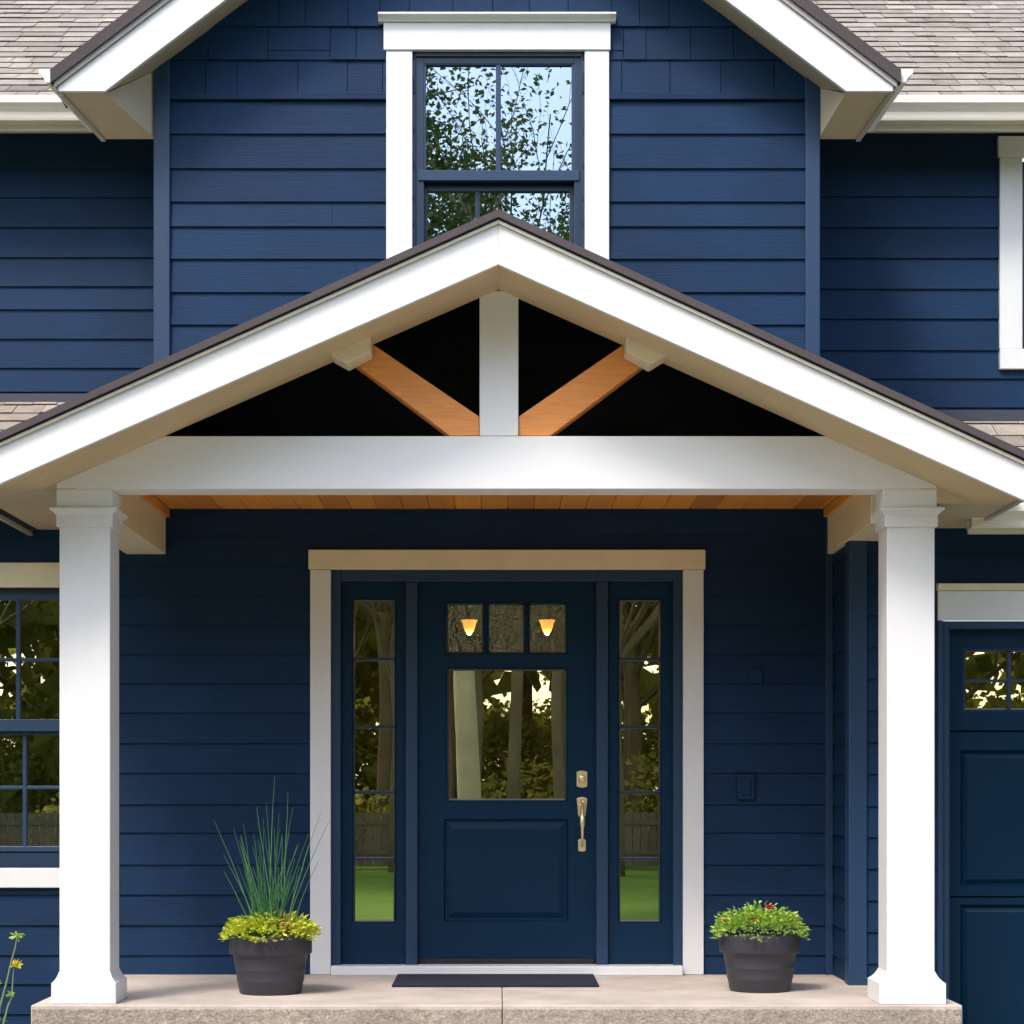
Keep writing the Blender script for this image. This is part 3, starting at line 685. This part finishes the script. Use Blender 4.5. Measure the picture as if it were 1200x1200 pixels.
# ------------------------------------------------------------------ upper gable roof
FU = 9.70
cxu = X(557.5, FU); su = 0.76
eL, eR = X(66, FU), X(1049, FU)
def line(pk_y, x): return Z(pk_y, FU) - su * abs(x - cxu)
def chev(y_top, y_bot, xl, xr, side):
    pts_top = (cxu, Z(y_top, FU)); pts_bot = (cxu, Z(y_bot, FU))
    xe = xl if side < 0 else xr
    return pts_top, pts_bot, xe
zcut = Z(107, FU)
for side, xe, lb in ((-1, eL + .008, 'left rake board of the upper gable'), (1, eR - .008, 'right rake board of the upper gable')):
    zt_, zb_ = Z(-271, FU), Z(-223, FU)
    xb = cxu + side * (zb_ - zcut) / su
    poly = [(cxu, zt_), (xe, zt_ - su * abs(xe - cxu)), (xe, zcut), (xb, zcut), (cxu, zb_)]
    lab(MB().prism(poly, FU - DW, FU - DW + 0.028).build('rake_board', 'white', house, 0.003), lb)
    # soffit
    B = -1.0
    if side < 0: A_, B_, C_, D_, Sb = P(66, 107, FU), P(123, 107, FU), P(182, 163, DG), P(117, 163, DG), P(182, 83, DG)
    else: A_, B_, C_, D_, Sb = P(1049, 107, FU), P(992, 107, FU), P(959, 163, DG), P(1010, 163, DG), P(959, 103, DG)
    for q in (A_, B_): q.y += 0.028
    Rf = Vector((cxu, FU - DW + 0.028, zb_ + 0.01)); Rb = P(556, -201, DG)
    up = Vector((0, 0, 0.006))
    s_ = MB(); s_.face([A_, B_, C_, D_]); s_.face([B_ + up, Rf, Rb, Sb]); s_.face([B_, Sb, C_]); s_.face([A_, D_, D_ + Vector((0, 0, .08)), A_ + Vector((0, 0, .05))])
    s_.face([D_, C_, C_ + Vector((0, 0, .25)), D_ + Vector((0, 0, .08))])
    s_.build('soffit', 'soffit', house)
    # roof layer: drip edge, dark shingle edge, deck
    xo = xe + side * 0.02
    def band(y0p, y1p, xoff, yf, yb_, mat, nm):
        zt2, zb2 = Z(y0p, FU), Z(y1p, FU); xx = xe + side * xoff
        return MB().prism([(cxu, zt2), (xx, zt2 - su * abs(xx - cxu)), (xx, zb2 - su * abs(xx - cxu)), (cxu, zb2)], yf, yb_).build(nm, mat, house)
    band(-278, -271.3, 0.012, FU - DW - 0.014, FU - DW + 0.02, 'drip', 'drip_edge')
    band(-294, -278.2, 0.03, FU - DW - 0.030, -0.96, 'roofedge', 'roof_edge')
    # deck behind, only over the wall
    zt2 = Z(-294, FU); xx = xe - side * 0.0
    MB().prism([(cxu, zt2), (xx, zt2 - su * abs(xx - cxu)), (xx, zt2 - .05 - su * abs(xx - cxu)), (cxu, zt2 - 0.05)], -0.955, -0.45).build('roof_deck', 'roofedge', house)
    xx = (gx0 - .1 if side < 0 else gx1 + .1)
    MB().prism([(cxu, zt2), (xx, zt2 - su * abs(xx - cxu)), (xx, zt2 - .05 - su * abs(xx - cxu)), (cxu, zt2 - 0.05)], -0.445, 2.6).build('roof_deck', 'roofedge', house)
    vs = Vector((-side * 1, 0, su)); L = abs(xe - cxu) * math.hypot(1, su)
    xw = gx0 - .08 if side < 0 else gx1 + .08
    m = shingles((xe + side * .03, FU - DW - 0.028, zt2 - 0.014 - su * abs(xe + side * .03 - cxu)), (0, 1, 0), vs, 0.46, L + 0.03)
    lab(m.build('roof', 'shingle', house), 'front edge of the upper gable roof')
    m = shingles((xw, -.98, zt2 - 0.014 - su * abs(xw - cxu)), (0, 1, 0), vs, 3.0, abs(xw - cxu) * math.hypot(1, su))
    # (only the overhang part lies outside the wall; the rest meets the main roof)
    m.build('roof', 'shingle', house)
    # side gutter with its end cap facing the street
    gy0, gy1 = FU - DW + 0.0, -0.98
    xf = xe + side * 0.004
    gp = [(xf + side * a, Z(97, FU) + b) for a, b in kgutter(Z(81, FU) - Z(97, FU), 0.085)]
    if side > 0: gp = gp[::-1]
    gg = MB().prism(gp, gy0, gy1)
    xg = [p for p in gp]
    cap_ = [(xf + side * a, Z(97, FU) + b) for a, b in [(0.002, 0), (0.052, 0), (0.06, .02), (0.084, .04), (0.084, Z(81, FU) - Z(97, FU)), (0.002, Z(81, FU) - Z(97, FU))]]
    gg.prism(cap_, gy0 - 0.004, gy0 - 0.001)
    dlt = D_ - A_
    gg.v = [(x + dlt.x, y, z + dlt.z) if y > gy1 - .01 else (x, y, z) for x, y, z in gg.v]
    lab(gg.build('gutter', 'white', house), ('left' if side < 0 else 'right') + ' side gutter of the upper gable')
    fb = MB().box(min(xe, xe - side * .02), max(xe, xe - side * .02), FU - DW + .03, -1.0, zcut - 0.012, zcut + 0.07)
    fb.v = [(x + dlt.x, y, z + dlt.z) if y > -1.01 else (x, y, z) for x, y, z in fb.v]
    fb.build('fascia', 'drip', house)

# ------------------------------------------------------------------ porch roof
FP = 9.05          # rake plane
TP = 9.50          # truss plane = front faces of columns and beam
yF, yT = FP - DW, TP - DW
pz = lambda py: Z(py, FP)
px0 = X(584, FP)
exL, exR = -2.44, 2.33
SL = {-1: (0.447, 0.440), 1: (0.459, 0.449)}
zso = 2.315            # level side soffit
zct = 2.20             # level cut of the rake board
roof_top = {}
for side, xe in ((-1, exL), (1, exR)):
    st, sb = SL[side]; zso = 2.315 if side < 0 else 2.25
    zt_, zb_ = pz(262.5), pz(310)
    top = lambda x, z0=zt_: z0 - st * abs(x - px0)
    xb = px0 + side * (zb_ - zct) / sb
    if abs(xb) > abs(xe): xb = xe
    poly = [(px0, zt_), (xe, top(xe)), (xe, min(zct, top(xe) - .05)), (xb, zct), (px0, zb_)] if abs(xb) < abs(xe) else [(px0, zt_), (xe, top(xe)), (xe, zb_ - sb * abs(xe - px0)), (px0, zb_)]
    lab(MB().prism(poly, yF, yF + 0.03).build('rake_board', 'white', house, 0.003), ('left' if side < 0 else 'right') + ' rake board of the porch gable')
    # thin shadow bead along the top of the rake, metal drip edge, dark shingle edge, deck
    def band(p0, p1, xoff, y0, y1, mat, nm):
        a, b = pz(p0), pz(p1); xx = xe + side * xoff
        return MB().prism([(px0, a), (xx, a - st * abs(xx - px0)), (xx, b - st * abs(xx - px0)), (px0, b)], y0, y1).build(nm, mat, house)
    band(258.8, 262.3, 0.01, yF - 0.016, yF + 0.02, 'gutter', 'drip_edge')
    band(256.5, 258.7, 0.01, yF - 0.006, yF + 0.02, 'flash', 'drip_edge')
    band(247.5, 256.3, 0.03, yF - 0.035, 0.0, 'roofedge', 'roof_edge')
    zt2 = pz(247.5)
    vs = Vector((-side, 0, st)); xs = xe + side * 0.03; L = abs(xs - px0) * math.hypot(1, st)
    ln = (DG - FP) + 0.03
    lab(shingles((xs, yF - 0.030, zt2 - 0.016 - st * abs(xs - px0)), (0, 1, 0), vs, ln if False else 1.98, L).build('roof', 'shingle', house), ('left' if side < 0 else 'right') + ' slope of the porch roof')
    # underside of the deck behind the truss (sheathing with the shade in its colour)
    zz = pz(257.5)
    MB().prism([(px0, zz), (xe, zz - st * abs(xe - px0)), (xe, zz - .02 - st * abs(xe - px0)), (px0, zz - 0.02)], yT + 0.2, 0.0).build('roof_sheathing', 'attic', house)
    # sloped soffit of the overhang, then the level soffit along the side
    zso_x = px0 + side * (zb_ - zso) / sb
    f0, f1 = yF + 0.03, yT + 0.0
    MB().prism([(px0, zb_), (px0, zb_ + 0.012), (zso_x, zso + 0.012), (zso_x, zso)], f0, yT).build('soffit', 'soffit_y', house)
    xi = X(66, TP) if side < 0 else X(1098, TP)
    lo_, hi_ = min(zso_x, xe), max(zso_x, xe)
    lo2, hi2 = (xe, -1.9) if side < 0 else (1.9, xe)
    lab(MB().box(lo_, hi_, f0, yT, zso, zso + 0.012).build('soffit', 'soffit_y', house), 'level end of the porch overhang')
    s_ = MB(); s_.box(lo2, hi2, yT + .0005, -0.001, zso, zso + 0.10); s_.build('soffit', 'soffit', house)
    # eave fascia + gutter
    MB().box(min(xe, xe - side * .022), max(xe, xe - side * .022), f0, -0.001, zso - 0.012, top(xe) - 0.01).build('fascia', 'drip', house)
    gp = [(xe + side * (0.002 + a), zso + 0.045 + b) for a, b in kgutter(0.10, 0.10)]
    g = MB().prism(gp, yF, -0.03 if side < 0 else -0.95); g.prism([(xe + side * (0.002 + a), zso + 0.045 + b) for a, b in [(0, 0), (.06, 0), (.1, .06), (.1, .1), (0, .1)]], yF - 0.004, yF - 0.001)
    lab(g.build('gutter', 'gutter', house), ('left' if side < 0 else 'right') + ' side gutter of the porch roof')

# ------------------------------------------------------------------ truss, beams, ceiling
xbL, xbR = X(66, TP), X(1098, TP)
zb0, zb1 = Z(573, TP), Z(511, TP)
lab(MB().box(xbL, xbR, yT, yT + 0.20, zb0, zb1).build('front_beam', 'beam', house, 0.004), 'white beam across the porch front')
# gusset boards closing the triangle between beam end, column head and soffit
zT = pz(310)
for side in (-1, 1):
    sb = SL[side][1]; xe = xbL if side < 0 else xbR
    f = lambda x: zT + 0.004 - sb * abs(x - px0)
    xc_ = px0 + side * (zT + .004 - zb1 - 0.0005) / sb
    # top chord sits above the soffit line
    xq = xbL if side < 0 else xbR
    MB().prism([(px0, zT + 0.006), (px0, zT + 0.14), (xq, f(xq) + 0.14), (xq, f(xq) + 0.006)], yT + 0.001, yT + 0.03).build('top_chord', 'beam', house)
kx0, kx1 = X(562, TP), X(607.5, TP)
MB().box(kx0, kx1, yT - 0.004, yT + 0.14, zb1 + 0.0005, zT - 0.006).build('king_post', 'beam', house, 0.004)
TB = TP + 0.012
for side in (-1, 1):
    if side < 0: q = [(409, 421), (433.5, 401), (561.5, 488), (561.5, 510.6), (527, 510.6)]
    else: q = [(608, 488), (733, 402), (763, 421), (645, 510.6), (608, 510.6)]
    pl = [(X(a, TB), max(Z(b, TB), zb1 + 0.001)) for a, b in q]
    lab(MB().prism(pl, TB - DW, TB - DW + 0.12).build('wood_brace', 'brace', house, 0.004), ('left' if side < 0 else 'right') + ' diagonal orange wood brace')
    if side < 0: q = [(388, 400), (430, 380), (434, 392), (434, 411), (406, 426), (388, 416)]
    else: q = [(738, 380), (781, 400), (781, 416), (763, 427), (734, 411), (734, 392)]
    pl = [(X(a, 9.32), Z(b, 9.32)) for a, b in q]
    MB().prism(pl, 9.32 - DW, yT - 0.0065).build('bracket_block', 'cream', house, 0.004)
# side beams
zbs = Z(650, DW)
for side, xi, xo in ((-1, -1.725, -1.93), (1, 1.715, 1.915)):
    a, b = min(xi, xo), max(xi, xo)
    lab(MB().box(a, b, yT + 0.2005, -0.017, zbs, 2.55).build('side_beam', 'cream', house, 0.004), ('left' if side < 0 else 'right') + ' porch side beam')
    c0, c1 = (xi, xi + 0.02) if side < 0 else (xi - 0.02, xi)
    MB().box(c0 + .0005, c1, yT + 0.201, -0.018, Z(607, DW), Z(597, DW)).build('ceiling_trim', 'ceilwood', house)
# plank ceiling
m = MB(); x = -1.703; zc = Z(597, DW)
while x < 1.69:
    w_ = 0.135; m.box(x + 0.0015, min(x + w_, 1.693) - 0.0015, yT + 0.201, -0.019, zc, zc + 0.018, tint=random.random()); x += w_
m.box(-1.7, 1.69, yT + .201, -0.019, zc + 0.012, zc + 0.03, tint=0)
m.build('porch_ceiling', 'ceilwood', house, 0.0015, seg=1)
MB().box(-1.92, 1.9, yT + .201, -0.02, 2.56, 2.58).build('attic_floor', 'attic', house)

# ------------------------------------------------------------------ columns
def column(xs0, xs1, hx0, hx1, bx0, bx1, lb):
    """front-face x limits in metres for shaft, head, base"""
    d = xs1 - xs0
    y0 = yT + 0.012; y1 = y0 + d
    zs0, zs1 = Z(1146, TP), Z(617, TP)
    c = MB().box(xs0, xs1, y0, y1, 0.0, zs1 + 0.01).build('column', 'white', house, 0.004); lab(c, lb)
    # base: plinth with cove
    e = (bx1 - bx0 - d) / 2; m = MB()
    def ring(prof, nm, mat='white'):
        m = MB(); n = len(prof)
        L = [(xs0 - o, xs1 + o, y0 - o, y1 + o, z) for o, z in prof]
        vs = []
        for (a, b, c0, c1, z) in L: vs += [(a, c0, z), (b, c0, z), (b, c1, z), (a, c1, z)]
        fs = [(0, 1, 2, 3)[::-1]] + [(4 * i + k, 4 * i + (k + 1) % 4, 4 * i + 4 + (k + 1) % 4, 4 * i + 4 + k) for i in range(n - 1) for k in range(4)] + [tuple(4 * (n - 1) + k for k in range(4))]
        m.mesh(vs, fs); return m.build(nm, mat, c, 0.0015)
    h = Z(1152, TP)
    ring([(e, 0.0015), (e, h), (e * .72, h + .008), (e * .4, h + .022), (e * .14, h + .04), (0.0015, h + .05)], 'base')
    z6, z5, z3 = Z(617, TP), Z(603, TP), Z(594.5, TP)
    ring([(0.0015, z6 - .004), (.012, z6), (.012, z5 - .002), (.016, z5), (.024, z5 + .01), (.038, z5 + .02), (.038, z3 - .004), (.03, z3), (.004, z3 + .001)], 'capital')
    MB().box(hx0, hx1, yT, yT + .2, Z(594.4, TP), zb0 - .0006).build('column_head', 'beam', c, 0.003)
column(X(69, TP), X(128.5, TP), X(66, TP), X(131, TP), X(58.5, TP), X(134, TP), 'left white porch column')
column(X(1040, TP), X(1096, TP), X(1035, TP), X(1098, TP), X(1031, TP), X(1109, TP), 'right white porch column')

# ------------------------------------------------------------------ porch floor
SD = 9.43; ys = SD - DW
sx0, sxm, sx1 = X(36, SD), X(589, SD), X(1128, SD)
m = MB()
m.box(sx0, sxm - .001, ys, 0.0, -0.165, 0.0).box(sxm + .001, sx1, ys, 0.0, -0.165, 0.0)
for p in range(len(m.f)):
    pass
fl = m.build('porch_floor', 'slab', house, 0.007, seg=3)
m = MB(); m.box(sx0 + .006, sxm - .004, ys - 0.006, ys + 0.05, GZ, -0.016).box(sxm + .004, sx1 - .006, ys - 0.006, ys + 0.05, GZ, -0.016)
m.box(sx0 - .004, sx0 + .05, ys + .052, -0.05, GZ, -0.02).box(sx1 - .05, sx1 + .004, ys + .052, -0.65, GZ, -0.02)
m.build('step_face', 'slabfront', house, 0.004)

# outlet with weather cover on the right wall and a small fitting higher up
o1 = MB().box(X(863, DW), X(884, DW), -0.034, -0.004, Z(937, DW), Z(907, DW)).build('outlet_cover', 'navy', house, 0.006)
MB().box(X(868, DW), X(879, DW), -0.042, -0.035, Z(932, DW), Z(912, DW)).build('outlet_lid', 'navy', o1, 0.003)
MB().box(X(877, DW), X(893, DW), -0.03, -0.004, Z(801, DW), Z(784, DW)).build('junction_cover', 'navy', house, 0.005)

# ------------------------------------------------------------------ door mat
tag(MB().box(-0.515, 0.495, -0.72, -0.10, 0.0, 0.012).build('doormat', 'mat', None, 0.003), 'dark navy woven doormat on the porch floor before the door', 'doormat').location.y = 0

# ------------------------------------------------------------------ planters
def planter(px, base_py, rim_px, label, kind):
    D = CAMH * F / (base_py - VPY) + 0.14
    R = rim_px / 2 * D / F; c = (X(px, D), D - DW, 0.0)
    t = thing('potted_plant', label, 'potted plant', c, 'charcoal pots beside the door')
    H = R * 1.42
    prof = [(0, 0.004), (R * .72, 0.0), (R * .745, .006), (R * .80, H * .22), (R * .815, H * .235), (R * .81, H * .25), (R * .835, H * .40), (R * .852, H * .415), (R * .845, H * .43),
            (R * .90, H * .655), (R * .915, H * .665), (R * .985, H * .675), (R * 1.0, H * .70), (R * 1.0, H * .95), (R * .985, H * .985), (R * .96, H), (R * .92, H), (R * .90, H * .97), (R * .86, H * .86)]
    MB().lathe(prof, (0, 0, 0), 64).build('pot', 'pot', t, smooth=False).data.polygons.foreach_set('use_smooth', [True] * (64 * (len(prof) - 1)))
    MB().lathe([(R * .88, H * .9), (0, H * .93)], (0, 0, 0), 32).build('soil', 'soil', t)
    rnd = random.Random(5 if kind == 'rush' else 9)
    def foliage(n, mat, nm, zt, rad, flt=None, sz=(0.019, 0.036), wid=0.62):
        m = MB()
        k = 0
        while k < n:
            a = rnd.uniform(0, 2 * math.pi); rr = math.sqrt(rnd.random())
            if flt and not flt(a, rr): continue
            k += 1
            r_ = rr * rad; dome = zt * math.sqrt(max(0, 1 - rr ** 2.6)) * (0.75 + .35 * rnd.random())
            droop = -0.03 * rnd.random() if rr > .9 else 0
            bump_ = 0.012 * math.sin(a * 5 + rr * 7)
            p = Vector((r_ * math.cos(a), r_ * math.sin(a), H + .0 + dome * rnd.uniform(.35, 1) + droop + bump_))
            d = Vector((math.cos(a) * (0.3 + rr), math.sin(a) * (0.3 + rr), rnd.uniform(-.3, .9))) + Vector((rnd.uniform(-.6, .6), rnd.uniform(-.6, .6), rnd.uniform(-.2, .3)))
            random.seed(rnd.random()); m.leaf(p, d, rnd.uniform(*sz) * rnd.choice((.55, .8, 1, 1, 1.25)), wid, up=Vector((rnd.uniform(-.5, .5), rnd.uniform(-.5, .5), 1)))
        return m.build(nm, mat, t)
    if kind == 'rush':
        foliage(2000, 'chart', 'leaves', 0.085, R * 1.13, flt=lambda a, r: not (-1.5 < a - 2 * math.pi < -.4 and .35 < r < .8 and rnd.random() < .7))
        foliage(70, 'blush', 'leaves', 0.095, R * .85, flt=lambda a, r: 5.0 < a < 6.1 and r > .25)
        m = MB()
        spikes = [(-0.27, .54), (-0.235, .37), (-0.19, .50), (-.16, .44), (-.115, .52), (-.075, .47), (-.06, .60), (-.03, .62), (-.02, .55), (0.0, .50), (.012, .745), (.03, .57), (.05, .50), (.075, .67), (.09, .48), (.115, .60), (.13, .42), (.19, .48), (.23, .57), (.285, .54), (.24, .35), (-.21, .30)]
        for i in range(46): spikes.append((rnd.uniform(-.16, .16), rnd.uniform(.22, .50)))
        for dx, h in spikes:
            bx = rnd.uniform(-.045, .045) + dx * .25; by = rnd.uniform(-.05, .05); dy = rnd.uniform(-.12, .12)
            pts = []
            for k in range(7):
                u = k / 6; pts.append((bx + (dx - bx) * u ** 1.25 + rnd.uniform(-.002, .002), by + dy * u ** 1.3, H * .9 + (h + .03) * u))
            rs = [0.0035 * (1 - .75 * k / 6) for k in range(7)]
            m.tube(pts, rs, 5, tint=rnd.random())
        m.build('rush_blades', 'rush', t)
    else:
        foliage(2200, 'limeleaf', 'leaves', 0.125, R * 1.12, sz=(.016, .031))
        for a, rr, zz in ((-1.25, .45, .125), (-1.1, .5, .12), (-.95, .35, .13), (-2.8, .95, .06), (-1.9, .75, .075), (-.5, .9, .06)):
            p = Vector((math.cos(a) * R * rr, math.sin(a) * R * rr, H + zz))
            m = MB()
            for k in range(8):
                b = k * math.pi / 4; m.leaf(p, Vector((math.cos(b), math.sin(b), .5)), .018, .8)
            m.build('red_flower', 'red', t)
planter(317, 1167, 97, 'charcoal pot with tall blue-green rush spikes over chartreuse leaves', 'rush')
planter(890.5, 1164, 95, 'charcoal pot mounded with lime green leaves and tiny red flowers', 'low')

# ------------------------------------------------------------------ young shrub at the lower left
sh = thing('garden_shrub', 'thin young shrub with green and yellow tips at the lower left', 'shrub', (X(-14, 9.2), 9.2 - DW, GZ))
base = Vector((X(-14, 9.2), 9.2 - DW, GZ))
def L_(px, py, D=9.2): return P(px, py, D) - base
stems = [[(-14, 1290), (-6, 1225), (0, 1180), (8, 1150), (13, 1128), (18, 1110), (20, 1098)], [(-10, 1280), (-2, 1240), (4, 1200), (9, 1180), (14, 1168), (15, 1150), (16, 1135)], [(-14, 1285), (-25, 1220), (-30, 1160), (-26, 1120)]]
m = MB()
for s_ in stems: m.tube([L_(*q) for q in s_], [.006 - .0006 * i for i in range(len(s_))], 6)
m.build('stems', 'stem', sh)
m = MB(); my = MB()
for (px, py, n, sp, mm_) in ((20, 1098, 16, .03, m), (14, 1167, 12, .024, m), (19, 1132, 20, .03, my), (-26, 1120, 12, .03, m), (2, 1195, 8, .02, m), (-4, 1152, 6, .02, m), (2, 1122, 0, .02, m), (-28, 1160, 10, .02, my)):
    c = L_(px, py)
    for k in range(n):
        d = Vector((random.uniform(-1, 1), random.uniform(-1, 1), random.uniform(-.3, 1)))
        mm_.leaf(c + d * .006, d, sp * random.uniform(.7, 1.3), .5)
m.build('leaves', 'limeleaf', sh); my.build('yellow_tips', 'yellow', sh)

# ------------------------------------------------------------------ what stands across the lawn (seen in the glass)
def branch(mb, tips, p, d, length, r, depth, rnd, spread=0.7, nodes=0):
    n = 4; pts = [p.copy()]; rad = [r]
    for i in range(n):
        d = (d + Vector((rnd.uniform(-.22, .22), rnd.uniform(-.22, .22), rnd.uniform(-.08, .16)))).normalized()
        p = p + d * length / n; pts.append(p.copy()); rad.append(r * (1 - .45 * (i + 1) / n))
        if depth <= nodes: tips.append((p.copy(), d.copy()))
    mb.tube(pts, rad, 6 if depth < 2 else 4, cap=False)
    if depth == 0: tips.append((p.copy(), d.copy())); return
    kids = 3 if depth > 2 else 3
    for k in range(kids + (1 if depth > 2 else 0)):
        i = rnd.randint(2, n); a = rnd.uniform(0, 2 * math.pi)
        side = Vector((math.cos(a), math.sin(a), rnd.uniform(-.1, .5)))
        branch(mb, tips, pts[i], (d + side * spread * rnd.uniform(.8, 1.4)).normalized(), length * rnd.uniform(.55, .78), rad[i] * .62, depth - 1, rnd, spread, nodes)

def tree_mesh(seed, trunk_h, trunk_r, limb, bark, leaves, leafsz, depth=3, fork=5, nodes=0, cl=1.9, up=1.0, th=.5):
    rnd = random.Random(seed); random.seed(seed)
    mb = MB(); tips = []
    pts = [Vector((0, 0, 0)), Vector((.03, .02, trunk_h * .3)), Vector((-.03, .05, trunk_h * .65)), Vector((.04, 0, trunk_h))]
    mb.tube(pts, [trunk_r * 1.35, trunk_r * 1.0, trunk_r * .9, trunk_r * .8], 10)
    for k in range(fork):
        a = 2 * math.pi * (k + rnd.random() * .5) / fork
        branch(mb, tips, pts[-1] - Vector((0, 0, rnd.uniform(0, trunk_h * .25))), Vector((math.cos(a) * .75, math.sin(a) * .75, rnd.uniform(.45, 1.1) * up)).normalized(), limb * rnd.uniform(.85, 1.2), trunk_r * th, depth, rnd, 0.7 if up < 1.5 else .45, nodes)
    lf = MB()
    for (p, d) in tips:
        for k in range(leaves):
            q = p + Vector((rnd.gauss(0, 1), rnd.gauss(0, 1), rnd.gauss(0, .8))) * leafsz * cl
            lf.leaf(q, Vector((rnd.uniform(-1, 1), rnd.uniform(-1, 1), rnd.uniform(-.8, .4))), leafsz * rnd.uniform(.7, 1.3), .62)
    return mb, lf, bark
def plant_tree(proto, x, y, rz, sc, label, group=None, name='tree'):
    t = thing(name, label, 'tree', (x, y, GZ), group); t.rotation_euler.z = rz; t.scale = (sc, sc, sc)
    if isinstance(proto, tuple):
        a = proto[0].build('trunk', proto[2], t, smooth=True); b = proto[1].build('crown', 'leaf', t); return t
    for ch in proto.children:
        c = ch.copy(); COL.objects.link(c); c.parent = t
    return t
T1 = plant_tree(tree_mesh(3, 4.3, .15, 2.7, 'palebark', 34, .066, 3, 8, 2, 1.9, 1.0, 1.25), -0.36, -14.6, 0.4, 1.0, 'pale-barked tree standing nearest the house across the lawn', name='tree')
T2 = plant_tree(tree_mesh(8, 4.6, .15, 3.2, 'bark', 5, .16), 1.9, -23.5, 0.0, 1.0, 'dark-barked trees of the wood across the lawn', 'trees across the lawn')
T3 = plant_tree(tree_mesh(21, 3.6, .14, 3.4, 'bark', 6, .17), -3.6, -25, 0.0, 1.05, 'dark-barked trees of the wood across the lawn', 'trees across the lawn')
T4 = plant_tree(tree_mesh(33, 4.2, .085, 2.6, 'bark', 3, .08, 3, 4, 0, 2.5, 2.6), 0.9, -20.5, 0.0, 1.0, 'slender sparsely leaved trees across the lawn', 'slender trees across the lawn')
rq = random.Random(12)
for i in range(22):
    plant_tree(T4, -6.5 + i * .62 + rq.uniform(-.3, .3), -22 - rq.uniform(0, 9), rq.uniform(0, 6), rq.uniform(.8, 1.25), 'slender sparsely leaved trees across the lawn', 'slender trees across the lawn')
rp = random.Random(2)
for i in range(26):
    x = -22 + i * 1.75 + rp.uniform(-.6, .6); y = -30 - rp.uniform(-3, 14)
    plant_tree(T2 if i % 2 else T3, x, y, rp.uniform(0, 6), rp.uniform(.8, 1.15), 'dark-barked trees of the wood across the lawn', 'trees across the lawn')
# hedge along the far side of the lawn and a board fence
def hedge():
    m = MB(); rnd = random.Random(4); random.seed(4)
    for k in range(22000):
        x = rnd.uniform(-30, 30); h = 1.5 + .5 * math.sin(x * .9) + .3 * math.sin(x * 2.3 + 1)
        p = Vector((x, -29 + rnd.uniform(-1.2, 1.2), GZ + rnd.uniform(0, 1) * h))
        m.leaf(p, Vector((rnd.uniform(-1, 1), rnd.uniform(-1, 1), rnd.uniform(-.5, 1))), rnd.uniform(.10, .2), .7)
    return m.build('shrubbery', 'farleaf')
def wood():
    m = MB(); rnd = random.Random(14); random.seed(14)
    for k in range(100000):
        near = k < 80000
        a = rnd.uniform(-.36, .36) if near else rnd.uniform(-1.75, 1.75)
        r = 36 + rnd.uniform(-3, 5); x = r * math.sin(a); y = -6 - r * math.cos(a)
        top = 9.5 + 2.2 * math.sin(a * 9) + 1.3 * math.sin(a * 23 + 1) + (3 if abs(a) > .5 else 0)
        h = top * (1 - rnd.random() ** 1.6 * 1.0) if not near or rnd.random() < .45 else rnd.uniform(0, 3.6)
        # clumps with gaps
        g = math.sin(x * 1.9 + h * 1.3) + math.sin(h * 2.6 - x * 1.1 + r) + math.sin(x * .7 + 2)
        if near and h > 3.0 and rnd.random() < .25 + .5 * (g < .3): continue
        m.leaf(Vector((x, y, GZ + h)), Vector((rnd.uniform(-1, 1), rnd.uniform(-1, 1), rnd.uniform(-.8, .6))), rnd.uniform(.13, .24) if near else rnd.uniform(.7, 1.3), .7)
    return m.build('far_wood', 'farleaf')
fw = wood(); fw['kind'] = 'stuff'; fw['label'] = 'dense wood closing the view across the lawn'; fw['category'] = 'wood'
hd = hedge(); hd['kind'] = 'stuff'; hd['label'] = 'dark undergrowth across the lawn'; hd['category'] = 'undergrowth'
fn = thing('fence', 'weathered low board fence across the lawn', 'fence', (0, -26.6, GZ))
m = MB(); x = -26
rf = random.Random(7)
while x < 26: m.box(x, x + .13, 0, .02, .05, 1.0 + rf.uniform(-.01, .01), tint=rf.random()); x += .145
m.build('fence_boards', 'fence', fn)
m = MB().box(-26, 26, .02, .06, .25, .33).box(-26, 26, .02, .06, .78, .86); m.build('fence_rails', 'fence', fn)
